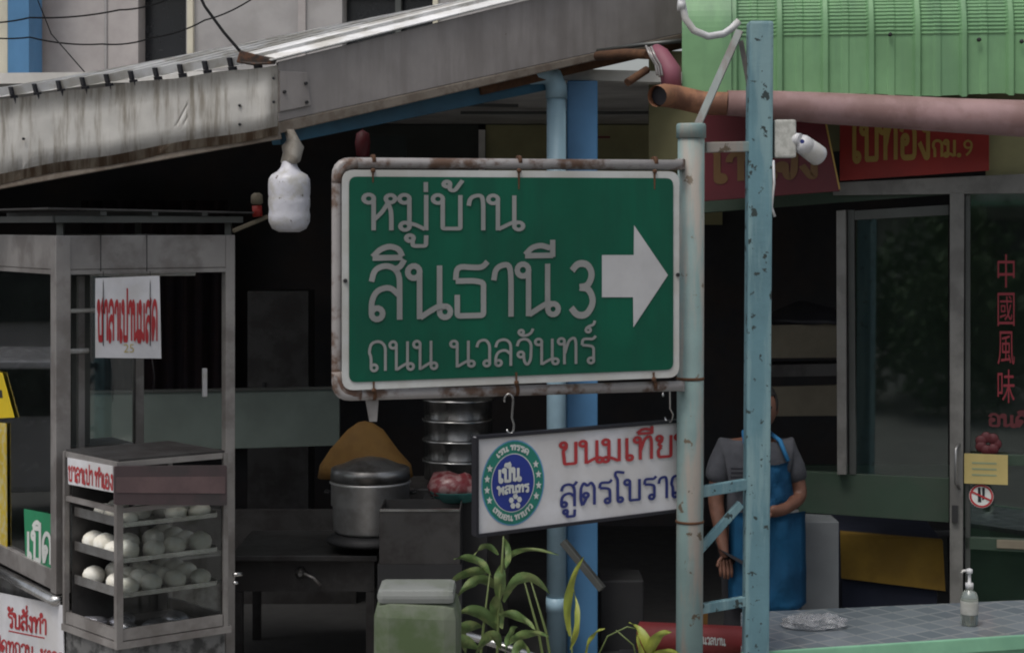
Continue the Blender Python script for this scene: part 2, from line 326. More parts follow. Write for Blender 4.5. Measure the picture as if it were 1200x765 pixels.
# ------------------------------------------------------------------ lettering drawn with strokes
def ring(cx, cy, r=.105, n=14):
    return [(cx + r * math.cos(2 * math.pi * k / n), cy + r * math.sin(2 * math.pi * k / n)) for k in range(n + 1)]
def rnd(pts, r=.10, n=4):
    """round the corners of a polyline"""
    pts = [V(p) for p in pts]; out = [pts[0]]
    for i in range(1, len(pts) - 1):
        a, p, b = pts[i - 1], pts[i], pts[i + 1]
        d1 = min(r, (a - p).length * .48); d2 = min(r, (b - p).length * .48)
        s = p + (a - p).normalized() * d1; e = p + (b - p).normalized() * d2
        for k in range(n + 1):
            t = k / n; out.append(s * (1 - t) ** 2 + p * 2 * t * (1 - t) + e * t * t)
    out.append(pts[-1]); return [(q.x, q.y) for q in out]
S = lambda *p, r=.10: rnd(p, r)
TL = lambda: ring(.115, .885, .115)
GL = {
 'น': (.82, [TL(), S((.225, .9), (.225, 0)), S((.24, .03), (.45, .16), (.6, .24), (.72, .225), r=.06), ring(.715, .125), S((.61, 1), (.61, .12))]),
 'ม': (.76, [TL(), S((.225, .9), (.225, .12)), ring(.125, .115), S((.17, .215), (.36, .16), (.58, .03), r=.05), S((.61, 1), (.61, 0))]),
 'บ': (.76, [TL(), S((.225, .9), (.225, .05), (.63, .05), (.63, 1), r=.04)]),
 'ป': (.76, [TL(), S((.225, .9), (.225, .05), (.63, .05), (.63, 1.38), r=.04)]),
 'พ': (.86, [TL(), S((.225, .9), (.225, .0), (.46, .75), (.7, .0), (.7, 1), r=.02)]),
 'ห': (.80, [TL(), S((.225, .9), (.225, 0)), S((.24, .30), (.42, .52), (.53, .74), r=.1), ring(.60, .885), S((.52, .80), (.60, .62), (.62, .40), (.62, 0), r=.12)]),
 'า': (.52, [S((.06, .70), (.10, .95), (.36, 1.02), (.40, .80), (.40, 0), r=.2)]),
 'ำ': (.52, [S((.06, .70), (.10, .95), (.36, 1.02), (.40, .80), (.40, 0), r=.2), ring(-.04, 1.22, .1)]),
 'ล': (.78, [S((.10, .72), (.16, .96), (.42, 1.03), (.63, .88), (.63, 0), r=.2), S((.61, .46), (.45, .62), (.20, .56), (.10, .36), (.10, .12), r=.16), ring(.205, .12)]),
 'ส': (.78, [S((.10, .72), (.16, .96), (.42, 1.03), (.63, .88), (.63, 0), r=.2), S((.61, .46), (.45, .62), (.20, .56), (.10, .36), (.10, .12), r=.16), ring(.205, .12), S((.52, .94), (.64, .98), (.72, 1.12))]),
 'ธ': (.78, [S((.10, .72), (.12, .98), (.45, .95), (.62, .95), (.72, 1.06), r=.14), S((.10, .70), (.46, .70), (.64, .66), (.64, .04), (.13, .04), (.13, .44), r=.06)]),
 'ถ': (.78, [ring(.245, .115), S((.14, .12), (.14, .50), (.07, .64), (.14, .97), (.44, 1.04), (.63, .86), (.63, 0), r=.14)]),
 'ก': (.74, [S((.18, 0), (.18, .52), (.07, .64), (.12, .97), (.40, 1.04), (.60, .86), (.60, 0), r=.14)]),
 'ว': (.64, [S((.08, .74), (.14, .97), (.38, 1.03), (.53, .85), (.53, .12), r=.18), ring(.43, .12)]),
 'จ': (.72, [S((.08, .74), (.14, .97), (.40, 1.03), (.58, .85), (.56, .20), (.44, .0), (.33, .14), (.31, .40), r=.16), ring(.21, .42)]),
 'ท': (.78, [TL(), S((.225, .9), (.225, 0)), S((.24, .42), (.38, .92), (.58, 1.04), (.64, .85), (.64, 0), r=.14)]),
 'ร': (.64, [S((.08, .72), (.10, .96), (.32, .96), (.48, .94), (.58, 1.07), r=.12), S((.09, .72), (.34, .70), (.50, .64), (.50, .12), r=.12), ring(.40, .12)]),
 'ข': (.74, [ring(.16, .885), S((.262, .9), (.26, .74), (.15, .62), (.20, .05), (.60, .05), (.60, 1), r=.06)]),
 'ซ': (.80, [ring(.16, .885), S((.262, .9), (.26, .74), (.15, .62), (.20, .05), (.60, .05), (.60, .72), (.50, .86), (.72, 1.08), r=.06)]),
 'เ': (.40, [S((.13, 1), (.13, .12)), ring(.235, .12)]),
 'แ': (.76, [S((.13, 1), (.13, .12)), ring(.235, .12), S((.49, 1), (.49, .12)), ring(.595, .12)]),
 'โ': (.46, [S((.18, .12), (.18, 1.08), (.06, 1.24), (.10, 1.42), (.46, 1.34), r=.1), ring(.285, .12)]),
 'ใ': (.46, [S((.18, .12), (.18, 1.02), (.34, 1.24), (.20, 1.46), (.02, 1.40), r=.12), ring(.285, .12), ring(.05, 1.28, .09)]),
 'ไ': (.44, [S((.18, .12), (.18, 1.10), (.04, 1.46), (.30, 1.42), r=.08), ring(.285, .12)]),
 'ย': (.76, [ring(.17, .885), S((.272, .9), (.25, .74), (.12, .62), (.26, .50), r=.06), S((.24, .48), (.12, .36), (.14, .05), (.60, .05), (.60, 1), r=.08)]),
 'ต': (.80, [S((.16, 0), (.09, .30), (.10, .80), (.22, 1.04), (.36, .86), (.52, 1.04), (.65, .82), (.65, 0), r=.1), S((.18, .03), (.34, .36), r=.06), ring(.30, .46)]),
 'ด': (.80, [S((.16, 0), (.09, .30), (.10, .80), (.30, 1.05), (.55, 1.00), (.65, .76), (.65, 0), r=.18), S((.18, .03), (.34, .36), r=.06), ring(.30, .46)]),
 'อ': (.76, [S((.08, .76), (.16, .98), (.44, 1.03), (.62, .80), (.62, .04), (.13, .04), (.13, .52), r=.14), ring(.235, .54)]),
 'ง': (.58, [ring(.29, .885), S((.395, .9), (.395, .02), (.30, .02), (.05, .44), r=.06)]),
 'ณ': (1.02, [ring(.245, .115), S((.14, .12), (.14, .50), (.07, .64), (.14, .97), (.36, 1.02), (.48, .80), (.48, 0), r=.12), S((.5, .03), (.66, .16), (.80, .24), (.92, .225), r=.06), ring(.915, .125), S((.81, 1), (.81, .12))]),
 '3': (.62, [S((.08, .86), (.20, 1.0), (.42, .98), (.52, .78), (.42, .56), (.24, .54), r=.12), S((.24, .54), (.44, .52), (.55, .26), (.40, .01), (.18, .01), (.06, .16), r=.14)]),
 '.': (.28, [ring(.12, .06, .05)]),
 ' ': (.42, []),
 # marks above and below (drawn over the letter before, x measured from that letter's right edge)
 'ิ': (0, [S((-.66, 1.16), (-.10, 1.16)), S((-.66, 1.18), (-.52, 1.32), (-.34, 1.38), (-.16, 1.32), (-.10, 1.18), r=.08)]),
 'ี': (0, [S((-.66, 1.16), (-.10, 1.16)), S((-.66, 1.18), (-.52, 1.32), (-.34, 1.36), (-.16, 1.30), r=.08), S((-.11, 1.13), (-.11, 1.46))]),
 'ั': (0, [ring(-.50, 1.27, .085), S((-.58, 1.24), (-.50, 1.14), (-.30, 1.14), (-.14, 1.24), (-.08, 1.40), r=.1)]),
 '่': (0, [S((-.16, 1.08), (-.16, 1.36))]),
 '้': (0, [ring(-.44, 1.31, .075), S((-.37, 1.30), (-.38, 1.14), (-.26, 1.12), (-.08, 1.42), r=.08)]),
 '์': (0, [ring(-.34, 1.30, .085), S((-.42, 1.36), (-.30, 1.46), (-.14, 1.50), (-.10, 1.66), r=.08)]),
 'ู': (0, [ring(-.52, -.22, .085), S((-.46, -.28), (-.46, -.44), (-.16, -.44), (-.15, -.14), r=.06)]),
 'ุ': (0, [ring(-.24, -.22, .085), S((-.15, -.14), (-.15, -.46))]),
 '็': (0, [ring(-.30, 1.22, .07), S((-.55, 1.16), (-.52, 1.38), (-.30, 1.36), (-.08, 1.46), r=.08)]),
}
HIGH = {'่': .33}
def text_width(s): return sum(GL[c][0] for c in s)
def strokes(mb, s, mapf, w, off0=0.0):
    x = 0; k = 0; prev = ''
    for c in s:
        adv, st = GL[c]
        dy = 0
        if c in '่้' and prev in 'ิีั': dy = .34
        for q in st:
            mb.ribbon([(px + x, py + dy) for px, py in q], mapf, w, off0 + .0003 * (k % 9)); k += 1
        x += adv; prev = c
def write(mb, fr, s, p0, p1, h, off, w=.14):
    """letters on plane fr from photo point p0 to p1 along the baseline, h px tall"""
    a = fr.uv(*p0, off); b = fr.uv(*p1, off); up = fr.uv(p0[0], p0[1] - h, off) - a
    W = text_width(s); ex = (b - a) / W
    def mapf(x, y, o):
        q = a + ex * x + up * y; return fr.pt(q.x, q.y, off + o)
    asp = ex.length / max(up.length, 1e-6)
    strokes(mb, s, mapf, w, 0)
def font_mesh(mb, s, mapf):
    c = bpy.data.curves.new('tmp', 'FONT'); c.body = s; c.size = 1
    o = bpy.data.objects.new('tmp', c); COL.objects.link(o)
    dg = bpy.context.evaluated_depsgraph_get(); me = bpy.data.meshes.new_from_object(o.evaluated_get(dg))
    xs = [v.co.x for v in me.vertices]; ys = [v.co.y for v in me.vertices]
    x0, x1, y0, y1 = min(xs), max(xs), min(ys), max(ys)
    vs = [mb.bm.verts.new(mapf((v.co.x - x0) / (x1 - x0), (v.co.y - y0) / (y1 - y0))) for v in me.vertices]
    for p in me.polygons:
        try: mb.bm.faces.new([vs[i] for i in p.vertices])
        except ValueError: pass
    bpy.data.objects.remove(o); bpy.data.meshes.remove(me); bpy.data.curves.remove(c)
def font_box(mb, fr, s, x0, y0, x1, y1, off):
    a = fr.uv(x0, y1, off); b = fr.uv(x1, y1, off); u = fr.uv(x0, y0, off)
    font_mesh(mb, s, lambda x, y: fr.pt(*(a + (b - a) * x + (u - a) * y), off))
def rrect(fr, c4, r, off, n=5):
    """rounded quad through four photo points (tl, tr, br, bl) on a plane"""
    q = [fr.uv(*p, off) for p in c4]; out = []
    for i in range(4):
        a, p, b = q[i - 1], q[i], q[(i + 1) % 4]
        s = p + (a - p).normalized() * r; e = p + (b - p).normalized() * r
        for k in range(n + 1):
            t = k / n; v = s * (1 - t) ** 2 + p * 2 * t * (1 - t) + e * t * t
            out.append(fr.pt(v.x, v.y, off))
    return out
def quad(fr, c4, off): return [fr.hit(*p, off) for p in c4]

# ================================================================== THE SETTING
g = MB(); g.face([V((-150, -150, 0)), V((150, -150, 0)), V((150, 150, 0)), V((-150, 150, 0))]); struct(g.build('ground', M['asphalt']))
g = MB(); g.prism([V((-14, 3.6, .004)), V((14, 3.6, .004)), V((14, 8.8, .004)), V((-14, 8.8, .004))], Z * .12, .01); struct(g.build('pavement', M['concrete']))
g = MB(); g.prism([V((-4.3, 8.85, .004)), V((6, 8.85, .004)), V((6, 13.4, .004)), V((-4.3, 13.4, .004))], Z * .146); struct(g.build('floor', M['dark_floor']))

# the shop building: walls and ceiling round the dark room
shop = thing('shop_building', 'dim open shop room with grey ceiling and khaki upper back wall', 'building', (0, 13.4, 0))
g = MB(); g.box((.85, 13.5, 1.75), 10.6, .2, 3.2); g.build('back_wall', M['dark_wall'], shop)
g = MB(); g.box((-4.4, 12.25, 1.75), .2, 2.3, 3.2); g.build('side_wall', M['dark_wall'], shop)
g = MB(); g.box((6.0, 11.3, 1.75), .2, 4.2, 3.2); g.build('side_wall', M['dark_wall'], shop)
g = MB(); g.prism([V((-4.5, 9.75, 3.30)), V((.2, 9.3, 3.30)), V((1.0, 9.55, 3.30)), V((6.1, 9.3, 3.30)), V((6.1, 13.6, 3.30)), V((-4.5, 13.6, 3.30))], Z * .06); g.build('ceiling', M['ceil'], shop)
g = MB(); g.box((.72, 13.37, 2.9), 1.85, .05, .78); g.build('wall_panel', M['khaki'], shop)
g = MB(); g.box((-.72, 13.37, 2.9), .92, .05, .78); g.build('wall_panel', mat('green_grey', (.05, .055, .05), .8), shop)
g = MB(); g.box((-.235, 13.35, 2.6), .05, .09, 1.3); g.build('wall_post', M['ceil'], shop)
g = MB(); g.tube([P(345, 152, 9.75), P(470, 134, 9.9), P(560, 120, 10.0)], .013); g.build('conduit', M['ceil'], shop)
g = MB(); g.box((.4, 11.6, 3.27), 1.5, .03, .02); g.box((-.6, 10.8, 3.27), 1.3, .03, .02, u=V((1, .2, 0))); g.build('ceiling_batten', M['alu_dark'], shop)

# the house behind, upper storey
U = Fr(0, 12.6, 600, 12.2)
house = thing('upper_house', 'pale mauve-grey upper storey with dark windows rising behind the awning', 'building', U.pt(1.5, 0, 0))
def ubox(x0, y0, x1, y1, off, dep, m, name, par=None):
    g = MB(); a = U.uv(x0, y1, off); b = U.uv(x1, y0, off)
    g.prism([U.pt(a.x, a.y, off), U.pt(b.x, a.y, off), U.pt(b.x, b.y, off), U.pt(a.x, b.y, off)], U.n * -dep, .004); return g.build(name, M[m], par or house)
ubox(-220, -190, 162, 128, 0, .25, 'wall_beige', 'wall')
ubox(162, -190, 218, -8, .002, .25, 'wall_beige', 'wall')
ubox(218, -190, 401, 110, 0, .25, 'wall_grey', 'wall')
ubox(401, -190, 700, -6, 0, .25, 'wall_grey', 'wall')
ubox(512, -6, 700, 60, 0, .25, 'wall_grey', 'wall')
ubox(160, -10, 219, 118, -.16, .05, 'window_dark', 'window')
ubox(219, -12, 226, 110, .04, .08, 'trim_cream', 'window_trim')
ubox(122, -190, 125, 120, .015, .02, 'wall_grey', 'wall_trim')
ubox(399, -8, 514, 60, -.16, .05, 'window_dark', 'window')
ubox(463, -8, 470, 40, -.06, .05, 'alu_dark', 'window_frame')
ubox(507, -8, 513, 30, .03, .06, 'trim_cream', 'window_trim')
ubox(349, -190, 358, 70, .02, .03, 'wall_beige', 'wall_trim')
ubox(-6, -190, 9, 118, .30, .12, 'trim_cream', 'corner_trim')
ubox(9, -190, 34, 118, .34, .25, 'blue_col', 'column')
ubox(34, -190, 38, 118, .12, .10, 'wall_beige', 'wall_trim')

# ------------------------------------------------------------------ the sloping awning on the left
A = P(325, 74, 8.0); B = P(812, -48, 9.6); Cc = P(-130, 134, 8.5)
nrm = (B - A).cross(Cc - A).normalized()
def roof_hit(px, py):
    r = V(((px - 600) / FPX, 1, -(py - HY) / FPX)); c = V((0, 0, CH)); return c + r * ((A - c).dot(nrm) / r.dot(nrm))
awn = thing('awning', 'weathered sheet-metal awning with rust-streaked eave and sloping grey fascia', 'awning', (A.x, A.y, 0))
# corrugated sheet: ribs run up the slope, seen as notches along the eave
g = MB()
eu = (Cc - A); elen = eu.length; eu = eu.normalized(); sl = (B - A); sl = (sl - eu * sl.dot(eu)).normalized()
far_e = 1.9
prof = []; ribs = []
k = 0.0
while k < elen:
    ribs.append(k + .098); prof += [(k, 0), (k + .078, 0), (k + .084, .042), (k + .112, .042), (k + .118, 0)]; k += .128
prof = [p for p in prof]
rows = [[], []]
vb = (B - A)
for s_, h in prof:
    a = A + eu * s_ + nrm * (h + .012)
    t1 = far_e
    def above(t):
        q = a + vb * t; px = 600 + q.x / q.y * FPX; py = HY - (q.z - CH) / q.y * FPX
        return py < 108 - .2 * px
    t_ = .02
    while t_ < .95 and not above(t_): t_ += .01
    rows[0].append(g.bm.verts.new(a)); rows[1].append(g.bm.verts.new(a + vb * t_))
for i in range(len(prof) - 1): g.bm.faces.new([rows[0][i], rows[0][i + 1], rows[1][i + 1], rows[1][i]])
bmesh.ops.solidify(g.bm, geom=g.bm.faces[:], thickness=.004)
g.build('roof_sheet', M['sheet_white'], awn)
for k in ribs:  # black blocks painted in as the shade inside the open rib ends
    g = MB(); c = A + eu * k + nrm * .033 - vb.normalized() * .006; g.bar(c - nrm * .020, c + nrm * .022, .034, .012, up=vb.normalized())
    c = A + eu * k + nrm * .012; g.bar(c - nrm * .045, c - nrm * .002, .05, .02, up=vb.normalized())
    g.build('rib_shade_block', M['black'], awn)
# white flashing over the verge
FV0 = Fr(326, 8.0, 812, 9.6)
g = MB()
vn = (B - A).normalized(); side = nrm.cross(vn).normalized()
if side.x > 0: side = -side
fa, fb = FV0.hit(318, 71.5, .028), FV0.hit(815, -51.5, .028)
g.prism([fa, fb, fb + side * .22 + nrm * .03, fa + side * .22 + nrm * .03], nrm * .006); g.build('flashing', M['sheet_white'], awn)
# eave panel
g = MB(); n = 26; top = []; bot = []
def lerp(a, b, t): return a + (b - a) * t
for i in range(n + 1):
    t = i / n; x = lerp(326, -130, t); d = lerp(7.99, 8.5, t)
    yt = lerp(77, 133, t) + 2.0 * math.sin(t * 31) * .5; yb = lerp(158, 238, t) + 1.4 * math.sin(t * 19)
    bow = .006 * math.sin(t * 23) + .005 * math.sin(t * 61)
    row = [P(x, lerp(yt, yb, q), d) + V((0, -bow * math.sin(q * 3.14) - .02, 0)) for q in (0, .3, .65, .88, 1)]
    top.append(row)
vv = [[g.bm.verts.new(p) for p in row] for row in top]
for i in range(n):
    for j in range(3):
        f = g.bm.faces.new([vv[i][j], vv[i + 1][j], vv[i + 1][j + 1], vv[i][j + 1]]); f.smooth = True
bmesh.ops.solidify(g.bm, geom=g.bm.faces[:], thickness=.006)
g.build('eave_panel', M['sheet_old'], awn)
g = MB(); vv = [[g.bm.verts.new(p) for p in row[3:]] for row in top]
for i in range(n): g.bm.faces.new([vv[i][0], vv[i + 1][0], vv[i + 1][1], vv[i][1]]).smooth = True
bmesh.ops.solidify(g.bm, geom=g.bm.faces[:], thickness=.006)
g.build('rusty_hem', M['sheet_rusty'], awn)
g = MB(); g.bar(P(328, 159, 8.0), P(-130, 241, 8.51), .035, .035, bevel=.005); g.build('eave_lip', M['fascia_dirty'], awn, jitter=.004)
g = MB()
for x, y in ((28, 163), (281, 124), (281, 146), (321, 92), (321, 120)):
    d = lerp(7.97, 8.45, (326 - x) / 456); g.lathe([(.007, 0), (.007, .012), (.003, .016)], P(x, y, d), 8, axis=V((0, -1, 0)))
g.build('screw', M['iron'], awn)
# verge fascia
FV = Fr(326, 8.0, 812, 9.6)
g = MB(); g.prism(quad(FV, ((326, 73), (815, -48), (815, 36), (326, 143)), 0), FV.n * -.02, .004); g.build('fascia_board', M['fascia'], awn)
g = MB(); g.prism(quad(FV, ((326, 143.5), (815, 36.5), (815, 44), (326, 157)), .004), FV.n * -.10, .006); g.build('fascia_lip', M['fascia_dirty'], awn)
g = MB(); g.prism(quad(FV, ((328, 83), (361, 85), (364, 124), (328, 131)), .012), FV.n * -.010, .003); g.build('patch_plate', M['fascia'], awn)
g = MB()
for x, y in ((333, 108), (358, 98), (359, 120)): g.lathe([(.008, 0), (.008, .01)], FV.hit(x, y, .013), 8, axis=FV.n)
g.build('rivet', M['iron'], awn)
g = MB(); g.prism([P(279, 60, 7.96), P(300, 64, 7.96), P(324, 70, 7.96), P(322, 76, 7.96), P(296, 76, 7.96), P(276, 74, 7.96)], V((0, .03, 0)), .004); g.build('ridge_cap', M['cap_dark'], awn, jitter=.012)
# rafter and soffit pieces under the fascia
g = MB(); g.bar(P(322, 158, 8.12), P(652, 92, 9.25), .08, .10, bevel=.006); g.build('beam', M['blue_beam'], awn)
g = MB(); g.bar(FV.hit(560, 106, -.14), FV.hit(812, 48, -.14), .07, .05); g.build('batten', M['rust'], awn, jitter=.006)

# blue column + drain pipe
g = MB(); c = P(682, 400, 9.35); g.box((c.x, c.y, 1.72), .165, .16, 3.14, bevel=.008); c.z = .152
t = tag(g.build('column', M['blue_col']), 'square bright blue post behind the green road sign', 'column')
dp = thing('drain_pipe', 'pale blue drain pipe with elbow beside the blue post', 'pipe', (P(652, 400, 9.15).x, 9.15, .15))
x0 = P(652, 0, 9.15).x; zt = P(0, 96, 9.15).z
g = MB(); g.tube([V((x0, 9.15, .15)), V((x0, 9.15, zt - .06))], .052, 16); g.build('pipe', M['pale_pipe'], dp)
g = MB(); g.tube([V((x0, 9.15, zt - .09)), V((x0, 9.15, zt - .03)), V((x0 - .02, 9.15, zt + .02)), V((x0 - .07, 9.14, zt + .045)), V((x0 - .16, 9.10, zt + .03))], .058, 16); g.build('elbow', M['pale_pipe'], dp)
g = MB(); zz = P(0, 708, 9.15).z; g.tube([V((x0, 9.15, zz - .04)), V((x0, 9.15, zz + .04))], .056, 16); g.build('collar', M['pale_pipe'], dp)

# ------------------------------------------------------------------ green canopy
CF = Fr(800, 8.62, 1240, 8.42)
can = thing('metal_canopy', 'green curved ribbed sheet-metal canopy over the glass shopfront', 'canopy', CF.pt(.9, 0, 0))
ca = CF.uv(802, 106, 0).x; cb = CF.uv(1255, 112, 0).x
us = []
u = ca; per = .226
while u < cb:
    us += [(u, 0), (u + .012, 1), (u + .034, 1), (u + .046, 0), (u + .10, 0), (u + .11, .28), (u + .135, .28), (u + .145, 0), (u + .19, 0)]; u += per
prof = []
z0 = CF.uv(1000, 110).y; fl = .29
for i in range(4): prof.append((0.0, z0 + fl * i / 3, 0))
Rr_ = .34; nst = 104
for i in range(1, nst + 1):
    a = R(88) * i / nst; prof.append((-Rr_ * (1 - math.cos(a)), z0 + fl + Rr_ * math.sin(a), 1))
prof.append((-1.9, z0 + fl + Rr_ + .25, 0))
g = MB(); grid = []
for ui, (u, h) in enumerate(us):
    row = []
    edge = .006 * math.sin(u * 9) - .012 * (u - ca) / (cb - ca)
    for pi, (off, z, cr) in enumerate(prof):
        hh = h * .024
        o2 = off + hh * (1 if off > -.3 else .3)
        if cr and h < .9: o2 += (.006 if pi % 4 < 2 else 0)
        zz = z + (edge - h * .012 if pi == 0 else 0) + (hh if cr and off < -.3 else 0)
        row.append(g.bm.verts.new(CF.pt(u, zz, o2)))
    grid.append(row)
for i in range(len(grid) - 1):
    for j in range(len(prof) - 1):
        f = g.bm.faces.new([grid[i][j], grid[i + 1][j], grid[i + 1][j + 1], grid[i][j + 1]])
g.build('sheet', M['canopy'], can)
g = MB(); rows = []
for u in (ca - .012, ca + .02, ca + .18, ca + .235, ca + .24):
    rows.append([g.bm.verts.new(CF.pt(u, z + (.004 if pi == 0 else 0), off + (.040 if u < ca + .236 else .01))) for pi, (off, z, cr) in enumerate(prof) if pi % 6 == 0 or pi < 4])
for i in range(len(rows) - 1):
    for j in range(len(rows[0]) - 1): g.bm.faces.new([rows[i][j], rows[i + 1][j], rows[i + 1][j + 1], rows[i][j + 1]]).smooth = False
g.build('end_trim', M['canopy'], can)
g = MB()
for x, y in ((1043, 41), (1147, 47), (1197, 49)): g.lathe([(.011, 0), (.011, .012), (.004, .02)], CF.hit(x, y, .02), 8, axis=CF.n)
g.build('screw', M['iron'], can)

# gutter pipe
gp = thing('gutter_pipe', 'dusty pink gutter pipe under the green canopy with a rusty open end', 'pipe', (P(1000, 0, 8.4).x, 8.4, 0))
g = MB()
pts = [(852, 121, 8.5, 15), (900, 122.5, 8.5, 17), (960, 127, 8.5, 18.5), (1040, 131, 8.48, 19.5), (1120, 136, 8.45, 20.5), (1200, 139, 8.42, 22), (1260, 141, 8.4, 23)]
g.tube([P(x, y, d) for x, y, d, r in pts], [r * d / FPX for x, y, d, r in pts], 18); g.build('pipe', M['gutter'], gp, jitter=.006)
g = MB(); g.tube([P(770, 113, 8.36), P(778, 112, 8.42), P(795, 115, 8.5), P(825, 121, 8.52), P(853, 122, 8.5)], [.05, .055, .062, .058, .06], 16, caps=False); g.build('open_end', M['gutter_rust'], gp, jitter=.008)
g = MB(); g.lathe([(.046, 0), (.046, .004)], P(774, 112.5, 8.40), 16, axis=P(770, 113, 8.36) - P(778, 112, 8.42)); g.build('bore_shade', M['black'], gp)  # black disc stands for the shade inside the open pipe
g = MB(); g.tube([P(787, 104, 8.55), P(786, 84, 8.57), P(774, 66, 8.62), P(768, 60, 8.66)], [.05, .055, .05, .04], 14); g.build('branch', mat('branch_mauve', (.22, .07, .10), .6), gp)
g = MB(); g.tube([P(760, 64, 8.6), P(735, 63, 8.8), P(700, 66, 9.0)], .026, 12); g.tube([P(758, 82, 8.6), P(735, 97, 8.5)], .02, 12); g.build('stub', M['rust'], gp)
g = MB()
for i, (dx, dy) in enumerate(((0, 0), (3, 2), (6, 1))): g.tube([P(757 + dx, 54 + dy, 8.56), P(762 + dx, 66 + dy, 8.52), P(768 + dx, 76 + dy, 8.54), P(770 + dx, 88 + dy, 8.50)], .006, 6)
g.build('wire_tie', M['alu'], gp)
g = MB(); g.tube([P(700, 60, 9.0), P(750, 53, 8.8), P(800, 48, 8.7)], .012, 8); tag(g.build('steel_rod', M['alu_dark']), 'thin grey rod under the fascia end beside the gutter', 'rod')

# ------------------------------------------------------------------ posts
Xp = P(810, 0, 6.85).x
sp = thing('sign_post', 'round grey-green weathered steel post holding the green road sign', 'post', (Xp, 6.85, .12))
g = MB(); z1 = P(0, 152, 6.85).z; g.tube([V((Xp - .01, 6.85, .124)), V((Xp - .005, 6.85, 1.4)), V((Xp, 6.85, z1))], .054, 24); g.build('pole', M['post'], sp)
g = MB(); zc = P(0, 162, 6.85).z; g.lathe([(.060, 0), (.060, .05), (.056, .058), (0, .06)], V((Xp, 6.85, zc)), 24); g.build('cap', M['post'], sp)
g = MB(); zc = P(0, 445, 6.85).z; g.lathe([(.056, 0), (.057, .006), (.056, .012)], V((Xp - .004, 6.85, zc)), 24); g.build('weld_band', M['rust'], sp); g = MB(); zc = P(0, 612, 6.85).z; g.lathe([(.057, 0), (.058, .006), (.057, .01)], V((Xp - .006, 6.85, zc)), 24); g.build('weld_band', M['rust'], sp)
bp_ = thing('support_post', 'square turquoise steel post with flaking paint in front of the shopfront', 'post', (P(886, 0, 7.0).x, 7.0, .12))
g = MB(); pb = P(884, 0, 7.0).x; pt = P(890.5, 0, 7.0).x
zt = P(0, 26, 7.0).z
a = [V((pb + s1 * .050, 7.0 + s2 * .05, .124)) for s1, s2 in ((-1, -1), (1, -1), (1, 1), (-1, 1))]
g.prism(a, V((pt - pb, 0, zt - .124)), .012); g.build('pole', M['post_blue'], bp_)
g = MB(); g.bar(P(826, 173, 6.88), P(877, 172, 6.97), .03, .042, bevel=.004); g.build('brace_bar', M['post'], bp_)
g = MB(); g.bar(P(820, 576, 6.88), P(874, 567, 6.97), .03, .045, bevel=.004); g.build('brace_bar', M['post_blue'], bp_)
g = MB(); g.bar(P(818, 646, 6.90), P(868, 590, 6.97), .02, .035, bevel=.004); g.build('brace_bar', M['post_blue'], bp_)
g = MB(); g.bar(P(820, 713, 6.88), P(872, 704, 6.97), .03, .04, bevel=.004); g.build('brace_bar', M['post_blue'], bp_)
g = MB(); g.bar(P(818, 146, 6.87), P(867, 36, 6.99), .012, .032, up=V((1, 0, .5)), bevel=.003); g.build('flat_bar', M['bar_brown'], bp_)
g = MB(); g.bar(P(868, 48, 7.02), P(880, 110, 7.02), .012, .02, up=V((1, 0, 0))); g.build('flat_bar', M['bar_brown'], bp_)
# white conduit bent over the canopy edge
g = MB(); pp = [(799, -20), (799, 2), (803, 22), (813, 36), (830, 43), (848, 40), (857, 34), (866, 25)]
g.tube([P(x, y, 7.1) for x, y in pp], .015, 12); cd = g.build('conduit', M['plastic_white'])
tag(cd, 'white bent cable conduit at the top of the turquoise post', 'conduit')
g = MB(); g.lathe([(.022, 0), (.022, .03)], P(794, 7, 7.1), 12, axis=V((1, 0, 0))); g.build('clip', M['plastic_white'], cd)

# junction box + security camera
jb = tag(MB().box(P(919, 163, 7.0), .088, .07, .155, bevel=.008).build('junction_box', M['box_grey']), 'square off-white junction box on the turquoise post', 'box')
g = MB(); g.tube([P(906, 188, 6.96), P(907, 215, 6.96), P(905, 232, 6.96), P(904, 243, 6.965), P(908, 254, 6.96)], .006, 6); g.build('cable', M['plastic_white'], jb)
sc_ = thing('security_camera', 'small white bullet security camera beside the junction box', 'camera', P(932, 163, 6.98))
ax = (P(958, 182, 7.04) - P(936, 166, 6.98)).normalized()
g = MB(); g.lathe([(.020, -.004), (.034, .004), (.040, .02), (.041, .045), (.0395, .048), (.041, .051), (.043, .095), (.043, .125), (.039, .132), (0, .128)], P(936, 166, 6.98), 22, axis=ax); g.build('housing', M['plastic_white'], sc_)
g = MB(); g.lathe([(.030, 0), (.029, .004)], P(936, 166, 6.98) + ax * .129, 16, axis=ax); g.build('lens', M['window_dark'], sc_)
g = MB(); g.tube([P(929, 163, 6.99), P(938, 164, 6.97)], .026, 14); g.build('mount', M['plastic_white'], sc_)
g = MB(); g.lathe([(.009, 0), (.009, .004)], P(940, 166, 6.925), 10, axis=V((0, -1, 0))); g.build('screw', M['navy_text'], sc_)

